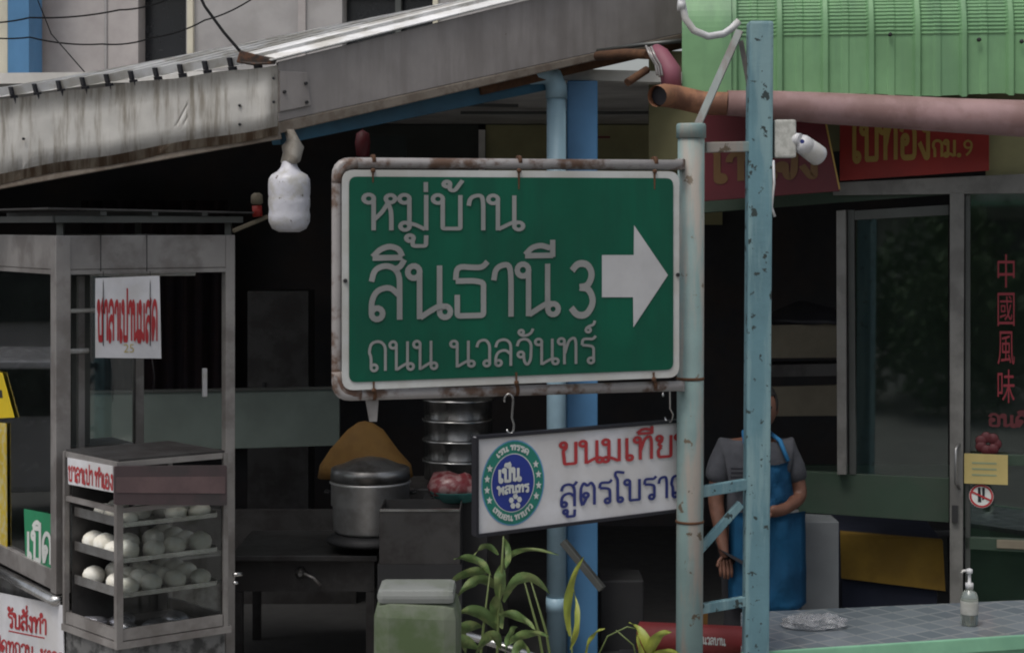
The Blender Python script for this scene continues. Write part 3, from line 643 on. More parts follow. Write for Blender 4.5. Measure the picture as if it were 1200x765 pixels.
# ------------------------------------------------------------------ the green road sign
SF = Fr(400, 6.30, 795, 6.74)
rs = thing('road_sign', 'large green Thai direction sign with white arrow in a rusty pipe frame', 'sign', (SF.pt(.6, 0).x, SF.pt(.6, 0).y, 0))
g = MB()
c4 = [(395, 191), (799, 193.5), (799, 452), (395, 463.5)]
q = [SF.uv(*p, -.03) for p in c4]
def corner(a, p, b, r=.05, n=5):
    s = p + (a - p).normalized() * r; e = p + (b - p).normalized() * r
    return [s * (1 - k / n) ** 2 + p * 2 * (k / n) * (1 - k / n) + e * (k / n) ** 2 for k in range(n + 1)]
path = [q[1]] + corner(q[1], q[0], q[3]) + corner(q[0], q[3], q[2]) + [q[2]]
g.tube([SF.pt(v.x, v.y, -.03) for v in path], .0205, 14); g.build('frame', M['frame_pipe'], rs)
for cpath in (corner(q[1], q[0], q[3], .075), corner(q[0], q[3], q[2], .09)):
    g = MB(); g.tube([SF.pt(v.x, v.y, -.03) for v in cpath], .0212, 14); g.build('elbow', M['rusty_paint'], rs)
g = MB(); g.prism(rrect(SF, ((401, 199), (796, 201), (796, 442), (401, 457.5)), .045, .002), SF.n * -.006); g.build('panel', M['sign_white'], rs)
g = MB(); g.face(rrect(SF, ((409, 207), (789, 209), (789, 433), (409, 448)), .03, .006)); g.build('green_field', M['sign_green'], rs)
g = MB()
write(g, SF, 'หมู่บ้าน', (426, 270), (613, 270), 42, .0085, .102)
write(g, SF, 'สินธานี', (429, 375.5), (654, 369.5), 63, .0085, .106)
write(g, SF, '3', (666, 370.5), (700, 369.5), 62, .0085, .13)
write(g, SF, 'ถนน', (430, 435), (512, 432.5), 34, .0085, .097)
write(g, SF, 'นวลจันทร์', (528, 430.5), (700, 425.5), 31, .0085, .1)
g.build('lettering', M['sign_letter'], rs)
zz = lambda x, y: (380 + x / 2.468, 170 + y / 2.468)
ar = [zz(803, 318), zz(895, 318), zz(896, 232), zz(994, 376), zz(894, 527), zz(893, 440), zz(803, 440)]
g = MB(); g.face([SF.hit(x, y, .0085) for x, y in ar]); g.build('arrow', M['arrow'], rs)
for x, y, yy in ((437, 200, 214), (608, 200, 222), (767, 201, 222), (438, 457, 447), (605, 448, 436), (766, 444, 436)):
    g = MB(); g.lathe([(.009, 0), (.009, .006), (.004, .009)], SF.hit(x, y, .003), 8, axis=SF.n)
    g.prism(quad(SF, ((x - 1.3, min(y, yy)), (x + 1.3, min(y, yy)), (x + .7, max(y, yy)), (x - .7, max(y, yy))), .0065), SF.n * .001)
    o = g.build('bolt', M['rust'], rs)
for x, y in ((404.5, 329), (794, 322)):
    g = MB(); g.lathe([(.008, 0), (.008, .006)], SF.hit(x, y, .003), 8, axis=SF.n); g.build('bolt', M['iron'], rs)
for x, y in ((437, 188), (608, 189), (767, 190), (438, 462), (605, 457), (766, 452)):
    g = MB(); g.tube([SF.hit(x - 2, y, -.03), SF.hit(x + 2, y, -.03)], .0225, 12); g.build('clamp', M['rust'], rs)
g = MB(); g.prism(quad(SF, ((428, 466), (444, 466), (442, 494), (433, 494)), -.035), SF.n * -.006, .002); g.build('bracket_plate', M['alu'], rs)
g = MB(); g.bar(SF.hit(796, 192, -.03), V((Xp - .03, 6.85, P(0, 193, 6.85).z)), .03, .04); g.bar(SF.hit(796, 452.5, -.03), V((Xp - .03, 6.85, P(0, 452, 6.85).z)), .03, .04); g.build('arm', M['frame_pipe'], rs)

# ------------------------------------------------------------------ the hanging shop sign
HF = Fr(557, 6.44, 790, 6.88)
hsn = thing('hanging_sign', 'white hanging shop sign with round blue-green logo, red and navy Thai writing', 'sign', HF.hit(680, 505))
H4 = ((557, 512), (821, 490.5), (821, 593.5), (557, 627))
g = MB(); g.prism(rrect(HF, H4, .008, 0), HF.n * -.02); g.build('board', M['board_white'], hsn)
g = MB(); q = [HF.hit(*p, -.008) for p in H4]
for i in range(4):
    g.bar(q[i], q[(i + 1) % 4], .036, .012, up=HF.n.cross(q[(i + 1) % 4] - q[i]))
g.build('edge_frame', M['black'], hsn, jitter=.002)
g = MB(); write(g, HF, 'ขนมเทียน', (655, 545.5), (816, 533.2), 27, .004, .12); g.build('red_lettering', M['red_text'], hsn)
g = MB(); write(g, HF, 'สูตรโบราณ', (655, 594.5), (812, 580.5), 26, .004, .12); g.build('navy_lettering', M['navy_text'], hsn)
lc = (601, 565.5)
def ell(rx, ry, n=40): return [(lc[0] + rx * math.cos(2 * math.pi * k / n), lc[1] + ry * math.sin(2 * math.pi * k / n) - (rx * math.cos(2 * math.pi * k / n)) * .10) for k in range(n)]
logo = None
for i, (rx, ry, m_, nm) in enumerate(((37, 50, 'logo_rim', 'logo_rim'), (35.5, 48.5, 'logo_green', 'logo_ring'), (25.5, 34.5, 'white_text', 'logo_line'), (24.5, 33.5, 'logo_blue', 'logo_disc'))):
    g = MB(); g.face([HF.hit(x, y, .0015 + i * .0008) for x, y in ell(rx, ry)][::-1]); o = g.build(nm, M[m_], hsn if logo is None else logo); logo = logo or o
g = MB()
def lp(fx, fy): return (lc[0] + fx, lc[1] + fy - fx * .10)
write(g, HF, 'เป็น', lp(-17, -2), lp(9, -2), 15, .006, .24)
write(g, HF, 'พสนทร', lp(-18, 12), lp(19, 12), 9, .006, .24)
for k in range(5):
    cx, cy = lp(3 + 5 * math.cos(k * 1.2566 - 1.57), 22 + 6 * math.sin(k * 1.2566 - 1.57))
    g.face([HF.hit(cx + 3 * math.cos(a * 1.047), cy + 3.6 * math.sin(a * 1.047), .0055 + k * .0002) for a in range(6)][::-1])
def star(cx, cy, r):
    pts = []
    for k in range(10):
        rr = r if k % 2 == 0 else r * .45; a = -math.pi / 2 + k * math.pi / 5
        pts.append(HF.hit(cx + rr * .75 * math.cos(a), cy + rr * math.sin(a), .006))
    g.face(pts[::-1])
for sx in (-1, 1):
    for t_ in (-28, -10, 8, 26):
        a = R(t_); star(*lp(sx * 30.5 * math.cos(a), 41 * math.sin(a)), 5)
def arc_text(s, a0, a1, flip):
    W = text_width(s); x = 0; kk = 0
    for c in s:
        adv, st = GL[c]
        for q_ in st:
            def mp(px, py, o, x=x):
                t = (px + x) / W; a = a0 + (a1 - a0) * t; k = (.86 + .125 * (py - .5)) if not flip else (.86 - .125 * (py - .5))
                X, Y = lp(35 * k * math.sin(a), -48 * k * math.cos(a)); return HF.hit(X, Y, .006 + o)
            g.ribbon(q_, mp, .22, .0003 * (kk % 5)); kk += 1
        x += adv
arc_text('เรน ทรรด', R(-38), R(38), False); arc_text('เทยอน ทาบาว', R(228), R(132), True)
g.build('logo_lettering', M['white_text'], logo)
def hook(x, y0, y1, fr_top):
    g = MB(); a = SF.hit(x, y0, -.03); b = HF.hit(x, y1, -.01)
    pts = []
    r1 = .026
    for k in range(9):
        t = R(200 - k * 26); pts.append(a + V((math.cos(t) * .017 - .006, 0, math.sin(t) * .024)))
    m_ = a.lerp(b, .55)
    pts += [m_ + V((.006, 0, 0)), b + V((.014, 0, .03))]
    for k in range(6):
        t = R(10 - k * 38); pts.append(b + V((math.cos(t) * .013, 0, math.sin(t) * .016 + .01)))
    for i, p in enumerate(pts): p.y = lerp(a.y - .024, b.y, i / (len(pts) - 1))
    g.tube(pts, .0042, 8); return g.build('hook', M['steel'], hsn)
hook(598, 468, 506, 0); hook(783, 461, 492, 0)

# ================================================================== THE LEFT SIDE: lamp jug, cart, display case
jug = thing('hanging_bottle', 'white scuffed plastic bottle hanging under the awning corner', 'bottle', P(340, 235, 8.05))
c = P(339, 272, 8.05); k_ = 8.05 / FPX
pf = [(0, 0), (12, 0), (20, 4), (24, 12), (24.5, 20), (23.5, 26), (24.5, 32), (24.5, 38), (24, 41.5), (24.6, 45), (24.6, 56), (24, 62), (21, 67), (14, 71), (10, 76), (8, 83)]
g = MB(); g.lathe([(r * k_, h * k_) for r, h in pf], c, 28); g.build('body', M['jug'], jug)
g = MB(); g.lathe([(8 * k_, 80 * k_), (13 * k_, 84 * k_), (12 * k_, 92 * k_), (13 * k_, 98 * k_), (8 * k_, 104 * k_), (6 * k_, 117 * k_)], c + V((.01, 0, 0)), 14); g.build('wrapping', M['rag'], jug, jitter=.03)
g = MB(); g.tube([c + Z * 112 * k_, c + Z * 126 * k_ + V((-.004, 0, 0))], .005, 6); g.build('wire', M['wire'], jug)
g = MB(); a = P(425, 152, 9.2); g.lathe([(0, -.16), (.035, -.14), (.042, -.07), (.034, -.02), (0, 0)], a, 14); g.tube([a, a + Z * .08], .003, 5)
tag(g.build('lantern', M['red_dark']), 'small dark red lantern hanging under the ceiling edge', 'lantern')
ld = thing('hand_tool', 'pale stick with red and cream handle hanging in the dark stall', 'tool', P(295, 255, 9.0))
g = MB(); g.bar(P(273, 271, 9.0), P(314, 254, 9.0), .022, .022, bevel=.004); g.build('stick', M['beige_board'], ld)
g = MB(); g.tube([P(302, 254, 8.98), P(301, 241, 8.98)], .026, 12); g.build('red_sleeve', M['red_board'], ld)
g = MB(); g.lathe([(.02, 0), (.032, .01), (.03, .05), (.015, .062)], P(301, 240, 8.98), 14); g.build('knob', M['beige_board'], ld)

K = P(71, 0, 7.9); K.z = 0
eL = V((-.48, .70, 0)).normalized(); eR = V((.70, .48, 0)).normalized(); LR, LL = .845, 1.15
def zc(y, d=7.9): return CH - (y - HY) * d / FPX
zt1, zt0 = zc(276), zc(316)
cart = thing('food_cart', 'aluminium framed glazed food cart with flat beam top and thin roof', 'cart', K)
def cp(a, b, z): return K + eR * a + eL * b + Z * z
def post_at(a, b, wd, zb, name='post'):
    g = MB(); g.box(cp(a, b, (zb + zt1) / 2), wd, wd, zt1 - zb, u=eR, bevel=.004); return g.build(name, M['alu'], cart)
post_at(0, 0, .072, zc(694)); post_at(LR, 0, .05, .12); post_at(0, LL, .05, .12); post_at(LR, LL, .05, .12)
for a0, b0, a1, b1 in ((.036, 0, LR - .025, 0), (0, .036, 0, LL), (LR, 0, LR, LL), (0, LL, LR, LL)):
    g = MB(); g.bar(cp(a0, b0, (zt0 + zt1) / 2), cp(a1, b1, (zt0 + zt1) / 2), .045, zt1 - zt0, bevel=.004)
    g.bar(cp(a0, b0, zt0 - .012), cp(a1, b1, zt0 - .012), .052, .02); g.build('beam', M['alu'], cart)
# roof frame
g = MB(); zr = zt1 + .075
rf = [(-.05, -.06), (LR + .04, -.06), (LR + .04, LL + .05), (-.05, LL + .05)]
for i in range(4):
    a, b = rf[i], rf[(i + 1) % 4]; g.bar(cp(*a, zr), cp(*b, zr), .022, .03)
for t in (.2, .5, .8): g.bar(cp(LR * t, -.1, zr + .028), cp(LR * t, LL + .1, zr + .028), .03, .02)
for a, b in ((0, 0), (LR, 0), (0, LL), (LR, LL)): g.bar(cp(a, b, zt1), cp(a, b, zr), .03, .03, up=V((1, 0, 0)))
g.build('roof_frame', M['alu_dark'], cart)
g = MB(); g.prism([cp(-.1, -.12, zr + .045), cp(LR + .08, -.12, zr + .03), cp(LR + .08, LL + .1, zr + .03), cp(-.1, LL + .1, zr + .045)], Z * .008); g.build('roof', M['dark_metal'], cart)
# lower body, ledge, rails
zl = zc(669); zb = zc(692)
g = MB(); g.bar(cp(0, .036, (zl + zb) / 2), cp(0, LL, (zl + zb) / 2), .05, zl - zb, bevel=.004); g.build('sill', M['alu'], cart)
g = MB(); zb2 = zb - .035; g.tube([cp(.02, -.03, zb2), cp(-.035, -.03, zb2), cp(-.035, LL, zb2)], .026, 12); g.build('rail', M['steel'], cart)
g = MB(); g.prism([cp(.03, .02, .18), cp(LR, .02, .18), cp(LR, LL, .18), cp(.03, LL, .18)], Z * (zb2 - .21)); g.build('base_cabinet', M['steel_dull'], cart)
for a, b in ((.1, .12), (LR - .1, .12), (.1, LL - .1), (LR - .1, LL - .1)):
    g = MB(); g.lathe([(.05, -.015), (.06, -.008), (.06, .008), (.05, .015)], cp(a, b, .1895), 14, axis=eR); g.build('wheel', M['rubber'], cart)
g = MB(); g.prism([cp(.0, .04, zl), cp(0, LL, zl), cp(0, LL, zt0 - .02), cp(0, .04, zt0 - .02)], eR * .004); g.build('pane', M['glass_clear'], cart)
g = MB(); g.prism([cp(.04, LL, zl), cp(LR, LL, zl), cp(LR, LL, zt0), cp(.04, LL, zt0)], eL * .004); g.build('pane', M['glass_clear'], cart)
g = MB()
zl -= .0; zh = zc(410); g.tube([cp(.03, LL * .98, zh + .02), cp(.03, .04, zh - .01)], .013, 10)
g.tube([cp(.04, .10, zc(366)), cp(.30, .10, zc(366))], .010, 8); g.tube([cp(.04, .10, zc(414)), cp(.17, .10, zc(414))], .012, 8)
g.tube([cp(.02, .4, zc(324)), cp(LR, .40, zc(326))], .012, 8)
g.build('inner_rail', M['sheet_white'], cart)
g = MB(); g.box(cp(.14, .12, (zc(325) + zc(560)) / 2), .03, .03, zc(325) - zc(560), u=eR); g.build('inner_upright', M['alu'], cart)
g = MB(); g.box(cp(.20, .30, (zc(325) + zc(560)) / 2), .09, .05, zc(325) - zc(560), u=eR); g.build('inner_upright', M['alu_dark'], cart)
g = MB(); g.box(cp(LR - .08, .1, zc(460)), .02, .02, .14, u=eR, bevel=.003); g.build('latch', M['plastic_white'], cart)
# things seen through the left pane
g = MB(); g.box(cp(.25, .35, zc(555)), .35, .25, .14, u=eR, bevel=.01); g.box(cp(.25, .35, zc(555) + .08), .38, .28, .02, u=eR)
tag(g.build('food_box', M['steel_dull']), 'dull metal box on a shelf inside the glazed cart', 'box')
g = MB(); g.lathe([(.08, 0), (.095, .03), (.10, .09), (.105, .10), (.0, .12)], cp(.16, .25, zc(600)), 20); tag(g.build('cooking_pot', M['steel']), 'shiny round steel pot behind the green open sign', 'pot')
g = MB(); g.prism([cp(.03, .02, zl - .02), cp(LR, .02, zl - .02), cp(LR, LL, zl - .02), cp(.03, LL, zl - .02)], Z * .012); g.build('worktop', M['steel_dull'], cart)

LF = Fr(-120, 9.2, 68, 7.9)            # plane of the cart's left face, read from outside
LF.a = cp(0, 1.6, 0); LF.u = -eL; LF.n = LF.u.cross(Z)
def sign_on(fr, c4, off, name, m, label, cat, th=.004, write_=()):
    t = thing(name, label, cat, fr.hit(*c4[3], off))
    g = MB(); g.prism(quad(fr, c4, off), fr.n * -th); g.build('board', M[m], t)
    for nm, mm, txt, p0, p1, h, w_ in write_:
        g = MB(); write(g, fr, txt, p0, p1, h, off + .0015, w_); g.build(nm, M[mm], t)
    return t
sign_on(LF, ((28, 596), (63, 603), (64, 667), (30, 660)), .012, 'open_sign', 'open_green', 'green sign with white Thai word inside the cart window', 'sign',
        write_=(('lettering', 'white_text', 'เปิด', (31, 655), (62, 661.5), 33, .17),))
ys = sign_on(LF, ((-40, 425), (2, 437), (16, 489), (-40, 492)), .014, 'warning_poster', 'yellow', 'yellow poster with dark marks on the cart pane, above the striped strip', 'poster')
g = MB(); g.prism(quad(LF, ((-30, 455), (2, 457), (3, 466), (-30, 467)), .0155), LF.n * -.001); g.build('print', M['iron'], ys)
sign_on(LF, ((-40, 490), (7, 496), (8, 653), (-40, 648)), .012, 'price_strip', 'yellow_print', 'tall yellow printed strip on the cart pane beneath the poster', 'poster')
ob = sign_on(LF, ((-60, 682), (73, 709), (76, 800), (-60, 780)), .02, 'order_board', 'board_white', 'white board with red underlined Thai heading below the cart window', 'sign',
        write_=(('lettering', 'red_text', 'รับสั่งทำ', (9, 734), (55, 744), 17, .17), ('small_lettering', 'red_text', 'เปิดทุกวน', (-10, 761), (40, 772), 14, .16), ('small_lettering', 'red_text', 'ซาลาเปา', (47, 774), (92, 784), 14, .16)))
g = MB(); g.prism(quad(LF, ((10, 738), (52, 746.5), (52, 748), (10, 739.5)), .0215), LF.n * -.001); g.build('underline', M['red_text'], ob)

RFc = Fr(68, 7.9, 265, 8.38); RFc.a = cp(0, -.04, 0); RFc.u = eR; RFc.n = eR.cross(Z)
hs_ = sign_on(RFc, ((112, 326), (187, 323), (189, 420), (112, 419)), .02, 'bun_sign', 'board_white', 'small white sign with tall red Thai letters hanging in the cart opening', 'sign',
        write_=(('lettering', 'red_text', 'ซาลาเปานมสด', (114, 399), (185, 399.5), 45, .19),))
g = MB(); font_box(g, RFc, '25', 145, 403, 157, 413, .0215); g.build('small_print', M['notice'], hs_)
g = MB()
for x in (121, 176): g.tube([RFc.hit(x, 318, .015), RFc.hit(x, 345, .024), RFc.hit(x, 405, .022)], .002, 5)
for x in (118, 172): g.tube([RFc.hit(x, 275, -.01), RFc.hit(x, 318, .015)], .0025, 5)
for x, y in ((130, 470), (156, 478), (178, 460)): g.tube([RFc.hit(x, 420, .02), RFc.hit(x + 3, (420 + y) / 2, .02), RFc.hit(x + 2, y, .02)], .0014, 5)
g.build('string', M['iron'], hs_)

# display case of steamed buns
K2 = P(139, 0, 7.4); K2.z = 0
f1 = V((.41, .30, 0)); f2 = V((-.32, .35, 0))
def dc(a, b, z): return K2 + f1 * a + f2 * b + Z * z
zd = lambda y: CH - (y - HY) * 7.4 / FPX
dcase = thing('bun_display_case', 'steel and glass steamer cabinet with trays of white buns', 'display case', K2)
zT, zB = zd(541), zd(752)
g = MB()
for a, b, wd in ((0, 0, .03), (1, 0, .022), (0, 1, .022), (1, 1, .022)):
    g.box(dc(a, b, (zT + zB) / 2), wd, wd, zT - zB, u=f1)
for z, h in ((zT - .012, .024), (zd(598), .022), (zB + .03, .05)):
    for a0, b0, a1, b1 in ((.03, 0, .97, 0), (0, .03, 0, .97), (1, .03, 1, .97), (.03, 1, .97, 1)):
        g.bar(dc(a0, b0, z), dc(a1, b1, z), .018, h)
g.build('frame', M['alu'], dcase)
g = MB(); g.prism([dc(-.03, -.03, zB - .03), dc(1.05, -.03, zB - .03), dc(1.05, 1.03, zB - .03), dc(-.03, 1.03, zB - .03)], Z * .03); g.build('base', M['alu'], dcase)
g = MB(); g.prism([dc(0, 0, .124), dc(1, 0, .124), dc(1, 1, .124), dc(0, 1, .124)], Z * (zB - .155)); g.build('stand', mat('stand_metal', (.2, .2, .2), .5, .5, col2=(.05, .05, .05), scale=14, amt=.9), dcase)
g = MB(); g.prism([dc(.04, .96, zB), dc(.96, .96, zB), dc(.96, .96, zT), dc(.04, .96, zT)], f2 * .01); g.prism([dc(0, 0, zT), dc(1, 0, zT), dc(1, 1, zT), dc(0, 1, zT)], Z * .01); g.build('back_panel', M['dark_metal'], dcase)
g = MB(); g.prism([dc(.03, 0, zB + .055), dc(.97, 0, zB + .055), dc(.97, 0, zd(600)), dc(.03, 0, zd(600))], f2 * .008); g.build('front_pane', M['case_glass'], dcase)
g = MB(); g.tube([dc(1.06, -.04, zd(690)), dc(1.14, -.05, zd(690))], .01, 8); g.tube([dc(1.06, -.04, zd(700)), dc(1.1, -.05, zd(700))], .008, 8); g.build('door_handle', M['steel'], dcase)
CFr = Fr(139, 7.4, 270, 7.7); CFr.a = K2.copy(); CFr.u = f1.normalized(); CFr.n = CFr.u.cross(Z)
CFl = Fr(139, 7.4, 270, 7.7); CFl.a = K2 + f2; CFl.u = -f2.normalized(); CFl.n = CFl.u.cross(Z)
sign_on(CFl, ((79, 536), (132, 546), (133, 577), (80, 567)), .015, 'case_sign', 'board_white', 'narrow white sign with red Thai letters on the display case side', 'sign',
        write_=(('lettering', 'red_text', 'ซาลาเปา', (80, 563), (109, 569), 17, .17), ('lettering', 'red_text', 'ทำเอง', (111, 569.5), (133, 574), 17, .17),))
t = thing('case_banner', 'dusky mauve-red banner across the front of the display case', 'banner', CFr.hit(200, 600))
g = MB(); g.prism(rrect(CFr, ((134, 546), (266, 545), (266, 592), (134, 591)), .01, .03), CFr.n * -.008); g.build('board', M['mauve'], t)
g = MB(); g.prism(rrect(CFr, ((136, 559), (264, 558), (264, 578), (136, 577)), .008, .0325), CFr.n * -.002); g.build('stripe', mat('dusky_red', (.135, .09, .092), .6, col2=(.2, .13, .13), scale=6), t)
# trays and buns
def bun_mesh():
    g = MB(); n = 28; rings = []
    prof = [(0.034, 0), (.049, .008), (.056, .030), (.055, .050), (.047, .068), (.032, .080), (.014, .088), (.006, .090), (.0, .082)]
    for i, (r, h) in enumerate(prof):
        ring_ = []
        for k in range(n):
            a = 2 * math.pi * k / n; pl = 1 + (.085 * abs(math.cos(a * 5.5 + h * 45)) - .05 if i > 2 else 0) + .02 * math.sin(a * 2 + 1)
            ring_.append(g.bm.verts.new((max(r, .0005) * pl * math.cos(a), max(r, .0005) * pl * math.sin(a), h)))
        rings.append(ring_)
    for i in range(len(rings) - 1):
        for k in range(n):
            f = g.bm.faces.new([rings[i][k], rings[i][(k + 1) % n], rings[i + 1][(k + 1) % n], rings[i + 1][k]]); f.smooth = True
    g.bm.faces.new(rings[0][::-1]); g.bm.faces.new(rings[-1])
    return g
bun = bun_mesh().build('steamed_bun', M['dough'])
first = True
levels = [(zd(619), 'top tray'), (zd(661), 'middle tray'), (zd(702), 'bottom tray')]
for li, (z, nm) in enumerate(levels):
    tr = thing('bun_tray', ['steel tray nearest the top of the bun cabinet', 'steel tray of buns halfway down the bun cabinet', 'steel tray of buns just above the foil packs'][li], 'tray', dc(.5, .5, z), 'trays in the bun cabinet')
    g = MB(); g.prism([dc(.05, .05, z), dc(.95, .05, z), dc(.95, .93, z), dc(.05, .93, z)], Z * .003); g.build('base', M['steel_dull'], tr)
    g = MB()
    for a0, b0, a1, b1, h in ((.05, .05, .95, .05, .02), (.05, .05, .05, .93, .042), (.95, .05, .95, .93, .03), (.05, .93, .95, .93, .03)): g.bar(dc(a0, b0, z + h / 2 - .002), dc(a1, b1, z + h / 2 - .002), .004, h)
    g.build('rim', M['steel'], tr)
    for b in range(4):
        for a in range(4):
            if li == 0 and b > 1 and (a + b) % 2: continue
            if random.random() < .06: continue
            o = bun if first else bun.copy()
            if not first: COL.objects.link(o)
            first = False
            o.location = dc(.165 + a * .222 + random.uniform(-.012, .012), .155 + b * .215 + random.uniform(-.012, .012), z + .004)
            s_ = random.uniform(.84, .95); o.scale = (s_, s_, s_ * random.uniform(.88, 1.05) * (.8 if li == 0 else 1)); o.rotation_euler = (random.uniform(-.1, .1), random.uniform(-.1, .1), random.uniform(0, 6))
            tag(o, 'round white steamed bun on the %s of the display case' % nm, 'bun', 'steamed buns in the display case')
pk = None
for i, (a, b) in enumerate(((.2, .3), (.48, .25), (.33, .6), (.75, .4), (.12, .7))):
    if pk is None:
        g = MB(); g.lathe([(.03, 0), (.05, .01), (.052, .03), (.035, .048), (.0, .052)], (0, 0, 0), 12); pk = g.build('foil_pack', M['foil'], jitter=.02); o = pk
    else:
        o = pk.copy(); COL.objects.link(o)
    o.location = dc(a, b, zB + .004); o.rotation_euler = (0, 0, i * 1.3); tag(o, 'crumpled silver pack on the floor of the display case', 'pack', 'silver packs in the case bottom')

# ================================================================== inside the stall
gb = Fr(95, 10.6, 400, 10.6)
g = MB(); g.prism(quad(gb, ((60, 462), (398, 456), (398, 522), (60, 532)), 0), gb.n * -.03, .004); t = g.build('partition_board', M['pale_green_board'])
tag(t, 'long grey-green board behind the stove in the dark stall', 'board')
g = MB(); g.prism(quad(gb, ((60, 462), (400, 456), (400, 453), (60, 459)), .01), gb.n * -.05); g.build('edge', M['alu_dark'], t)
g = MB(); g.box(P(230, 700, 10.65) * 1, 2.0, .05, 1.1); tag(g.build('dark_panel', M['dark_metal']), 'dark metal sheet panel under the grey-green board', 'panel')  # plain dark metal-coloured sheet below the board
stv = thing('stove_table', 'dark steel cooking bench with front knob left of the plant', 'bench', (P(355, 0, 9.3).x, 9.3, .15))
sx = P(355, 0, 9.0).x; sz = P(0, 652, 9.0).z
g = MB(); g.box((sx, 9.4, sz - .015), .78, .75, .03, bevel=.005); g.build('top', M['dark_metal'], stv)
g = MB(); g.box((sx, 9.42, sz - .12), .74, .68, .16); g.build('apron', M['dark_metal'], stv)
for a, b in ((-1, -1), (1, -1), (-1, 1), (1, 1)):
    g = MB(); g.box((sx + a * .35, 9.4 + b * .32, .15 + (sz - .2 - .15) / 2 + .001), .045, .045, sz - .352); g.build('leg', M['dark_metal'], stv)
g = MB(); g.lathe([(.03, 0), (.03, .02), (.012, .024), (.012, .04)], V((sx - .02, 9.08, sz - .10)), 14, axis=V((0, -1, 0))); g.build('knob', M['steel_dull'], stv)
g = MB(); g.tube([V((sx, 9.05, sz - .10)), V((sx + .05, 9.04, sz - .12)), V((sx + .09, 9.04, sz - .16))], .008, 8); g.build('tap', M['alu'], stv)
pt_ = thing('stock_pot', 'big aluminium pot with domed lid on a dark burner', 'pot', P(433, 622, 9.2))
kk = 9.2 / FPX; pc = P(434, 622, 9.2)
g = MB(); g.lathe([(40 * kk, 0), (43 * kk, 3 * kk), (44 * kk, 30 * kk), (46 * kk, 32 * kk), (46 * kk, 56 * kk), (48 * kk, 58 * kk), (46 * kk, 60 * kk), (40 * kk, 60 * kk)], pc, 32); g.build('body', M['aluminium'], pt_)
g = MB(); g.lathe([(47 * kk, 61 * kk), (46 * kk, 74 * kk), (43 * kk, 75.5 * kk), (36 * kk, 77 * kk), (20 * kk, 84 * kk), (6 * kk, 87 * kk), (0, 87.5 * kk)], pc, 32); g.build('lid', M['steel_dull'], pt_)
for s in (-1, 1):
    g = MB(); g.tube([pc + V((s * 45 * kk, 0, 44 * kk)), pc + V((s * 53 * kk, -.02, 46 * kk)), pc + V((s * 53 * kk, .05, 46 * kk)), pc + V((s * 45 * kk, .03, 44 * kk))], .008, 8); g.build('handle', M['iron'], pt_)
g = MB(); g.lathe([(50 * kk, -12 * kk), (52 * kk, -8 * kk), (40 * kk, -1 * kk), (20 * kk, -1 * kk)], pc, 24); tag(g.build('burner', M['iron']), 'black round burner ring beneath the aluminium pot', 'burner')
g = MB(); cc = P(428, 558, 9.42); kk2 = 9.42 / FPX
g.lathe([(56 * kk2, 0), (54 * kk2, 14 * kk2), (40 * kk2, 32 * kk2), (20 * kk2, 54 * kk2), (8 * kk2, 63 * kk2), (0, 65 * kk2)], cc, 30, sq=.55)
tag(g.build('bamboo_cone', M['brown_cone'], jitter=.01), 'brown cone-shaped bamboo cover standing behind the aluminium pot', 'cover')
kk = 10.0 / FPX
g0 = None
for i in range(4):
    c = P(537, 560 - i * 23.5, 10.0)
    t = thing('steamer_pot', ['dull steel steamer ring at the foot of its stack behind the sign', 'dull steel steamer ring resting on the lowest steamer of the stack', 'dull steel steamer ring third up in the stack behind the sign', 'dull steel steamer ring topmost of the stack, just under the road sign'][i], 'steamer', c, 'stacked steel steamers')
    g = MB(); g.lathe([(36 * kk, .001), (40 * kk, .004), (40.5 * kk, 20 * kk), (42.5 * kk, 21 * kk), (42.5 * kk, 23 * kk), (38 * kk, 23.3 * kk)], c, 32); g.build('wall', M['steel'], t)
g = MB(); c = P(537, 566, 10); g.box((c.x, 10.05, (c.z + .15) / 2), .6, .5, c.z - .15, bevel=.01); tag(g.build('steamer_bench', M['dark_metal']), 'dark bench carrying the stack of steamers', 'bench')
mbx = thing('metal_trough', 'dull grey metal box with open top beside the potted plant', 'box', P(492, 655, 8.6))
c = P(494, 622, 8.7); g = MB()
wx, wy, wz = .40, .34, .27
for a, b, s1, s2 in ((0, -1, wx, .006), (0, 1, wx, .006), (-1, 0, .006, wy - .012), (1, 0, .006, wy - .012)):
    g.box(c + V((a * wx / 2, b * wy / 2, 0)), s1, s2, wz)
g.build('side', M['dark_metal'], mbx)
g = MB(); g.box(c + V((0, 0, -wz / 2 + .004)), wx - .02, wy - .02, .006); g.build('bottom', M['steel_dull'], mbx)
g = MB(); g.bar(c + V((-wx / 2, -wy / 2, wz / 2)), c + V((wx / 2, -wy / 2, wz / 2)), .014, .012); g.build('rim', M['steel'], mbx)
g = MB(); g.box((c.x, c.y, (c.z - wz / 2 + .15) / 2), .42, .36, c.z - wz / 2 - .152); tag(g.build('trough_stand', M['iron']), 'black stand under the open metal box', 'stand')
bk = thing('basket', 'teal plastic basket above the metal box', 'basket', P(530, 588, 8.95))
c = P(533, 586, 8.95); g = MB(); g.lathe([(.10, 0), (.135, .05), (.14, .055), (.125, .05), (.09, .006)], c, 20); g.build('bowl', M['teal'], bk)
g = MB(); g.lathe([(.12, .03), (.125, .07), (.10, .12), (.05, .155), (0, .16)], c, 18); tag(g.build('meat_bag', M['meat_red'], jitter=.045), 'dark red bag of food in the teal basket', 'bag')
g = MB(); g.box((c.x, c.y + .1, (c.z + .15) / 2), .34, .3, c.z - .154); tag(g.build('basket_stand', M['iron']), 'black cabinet under the teal basket', 'cabinet')
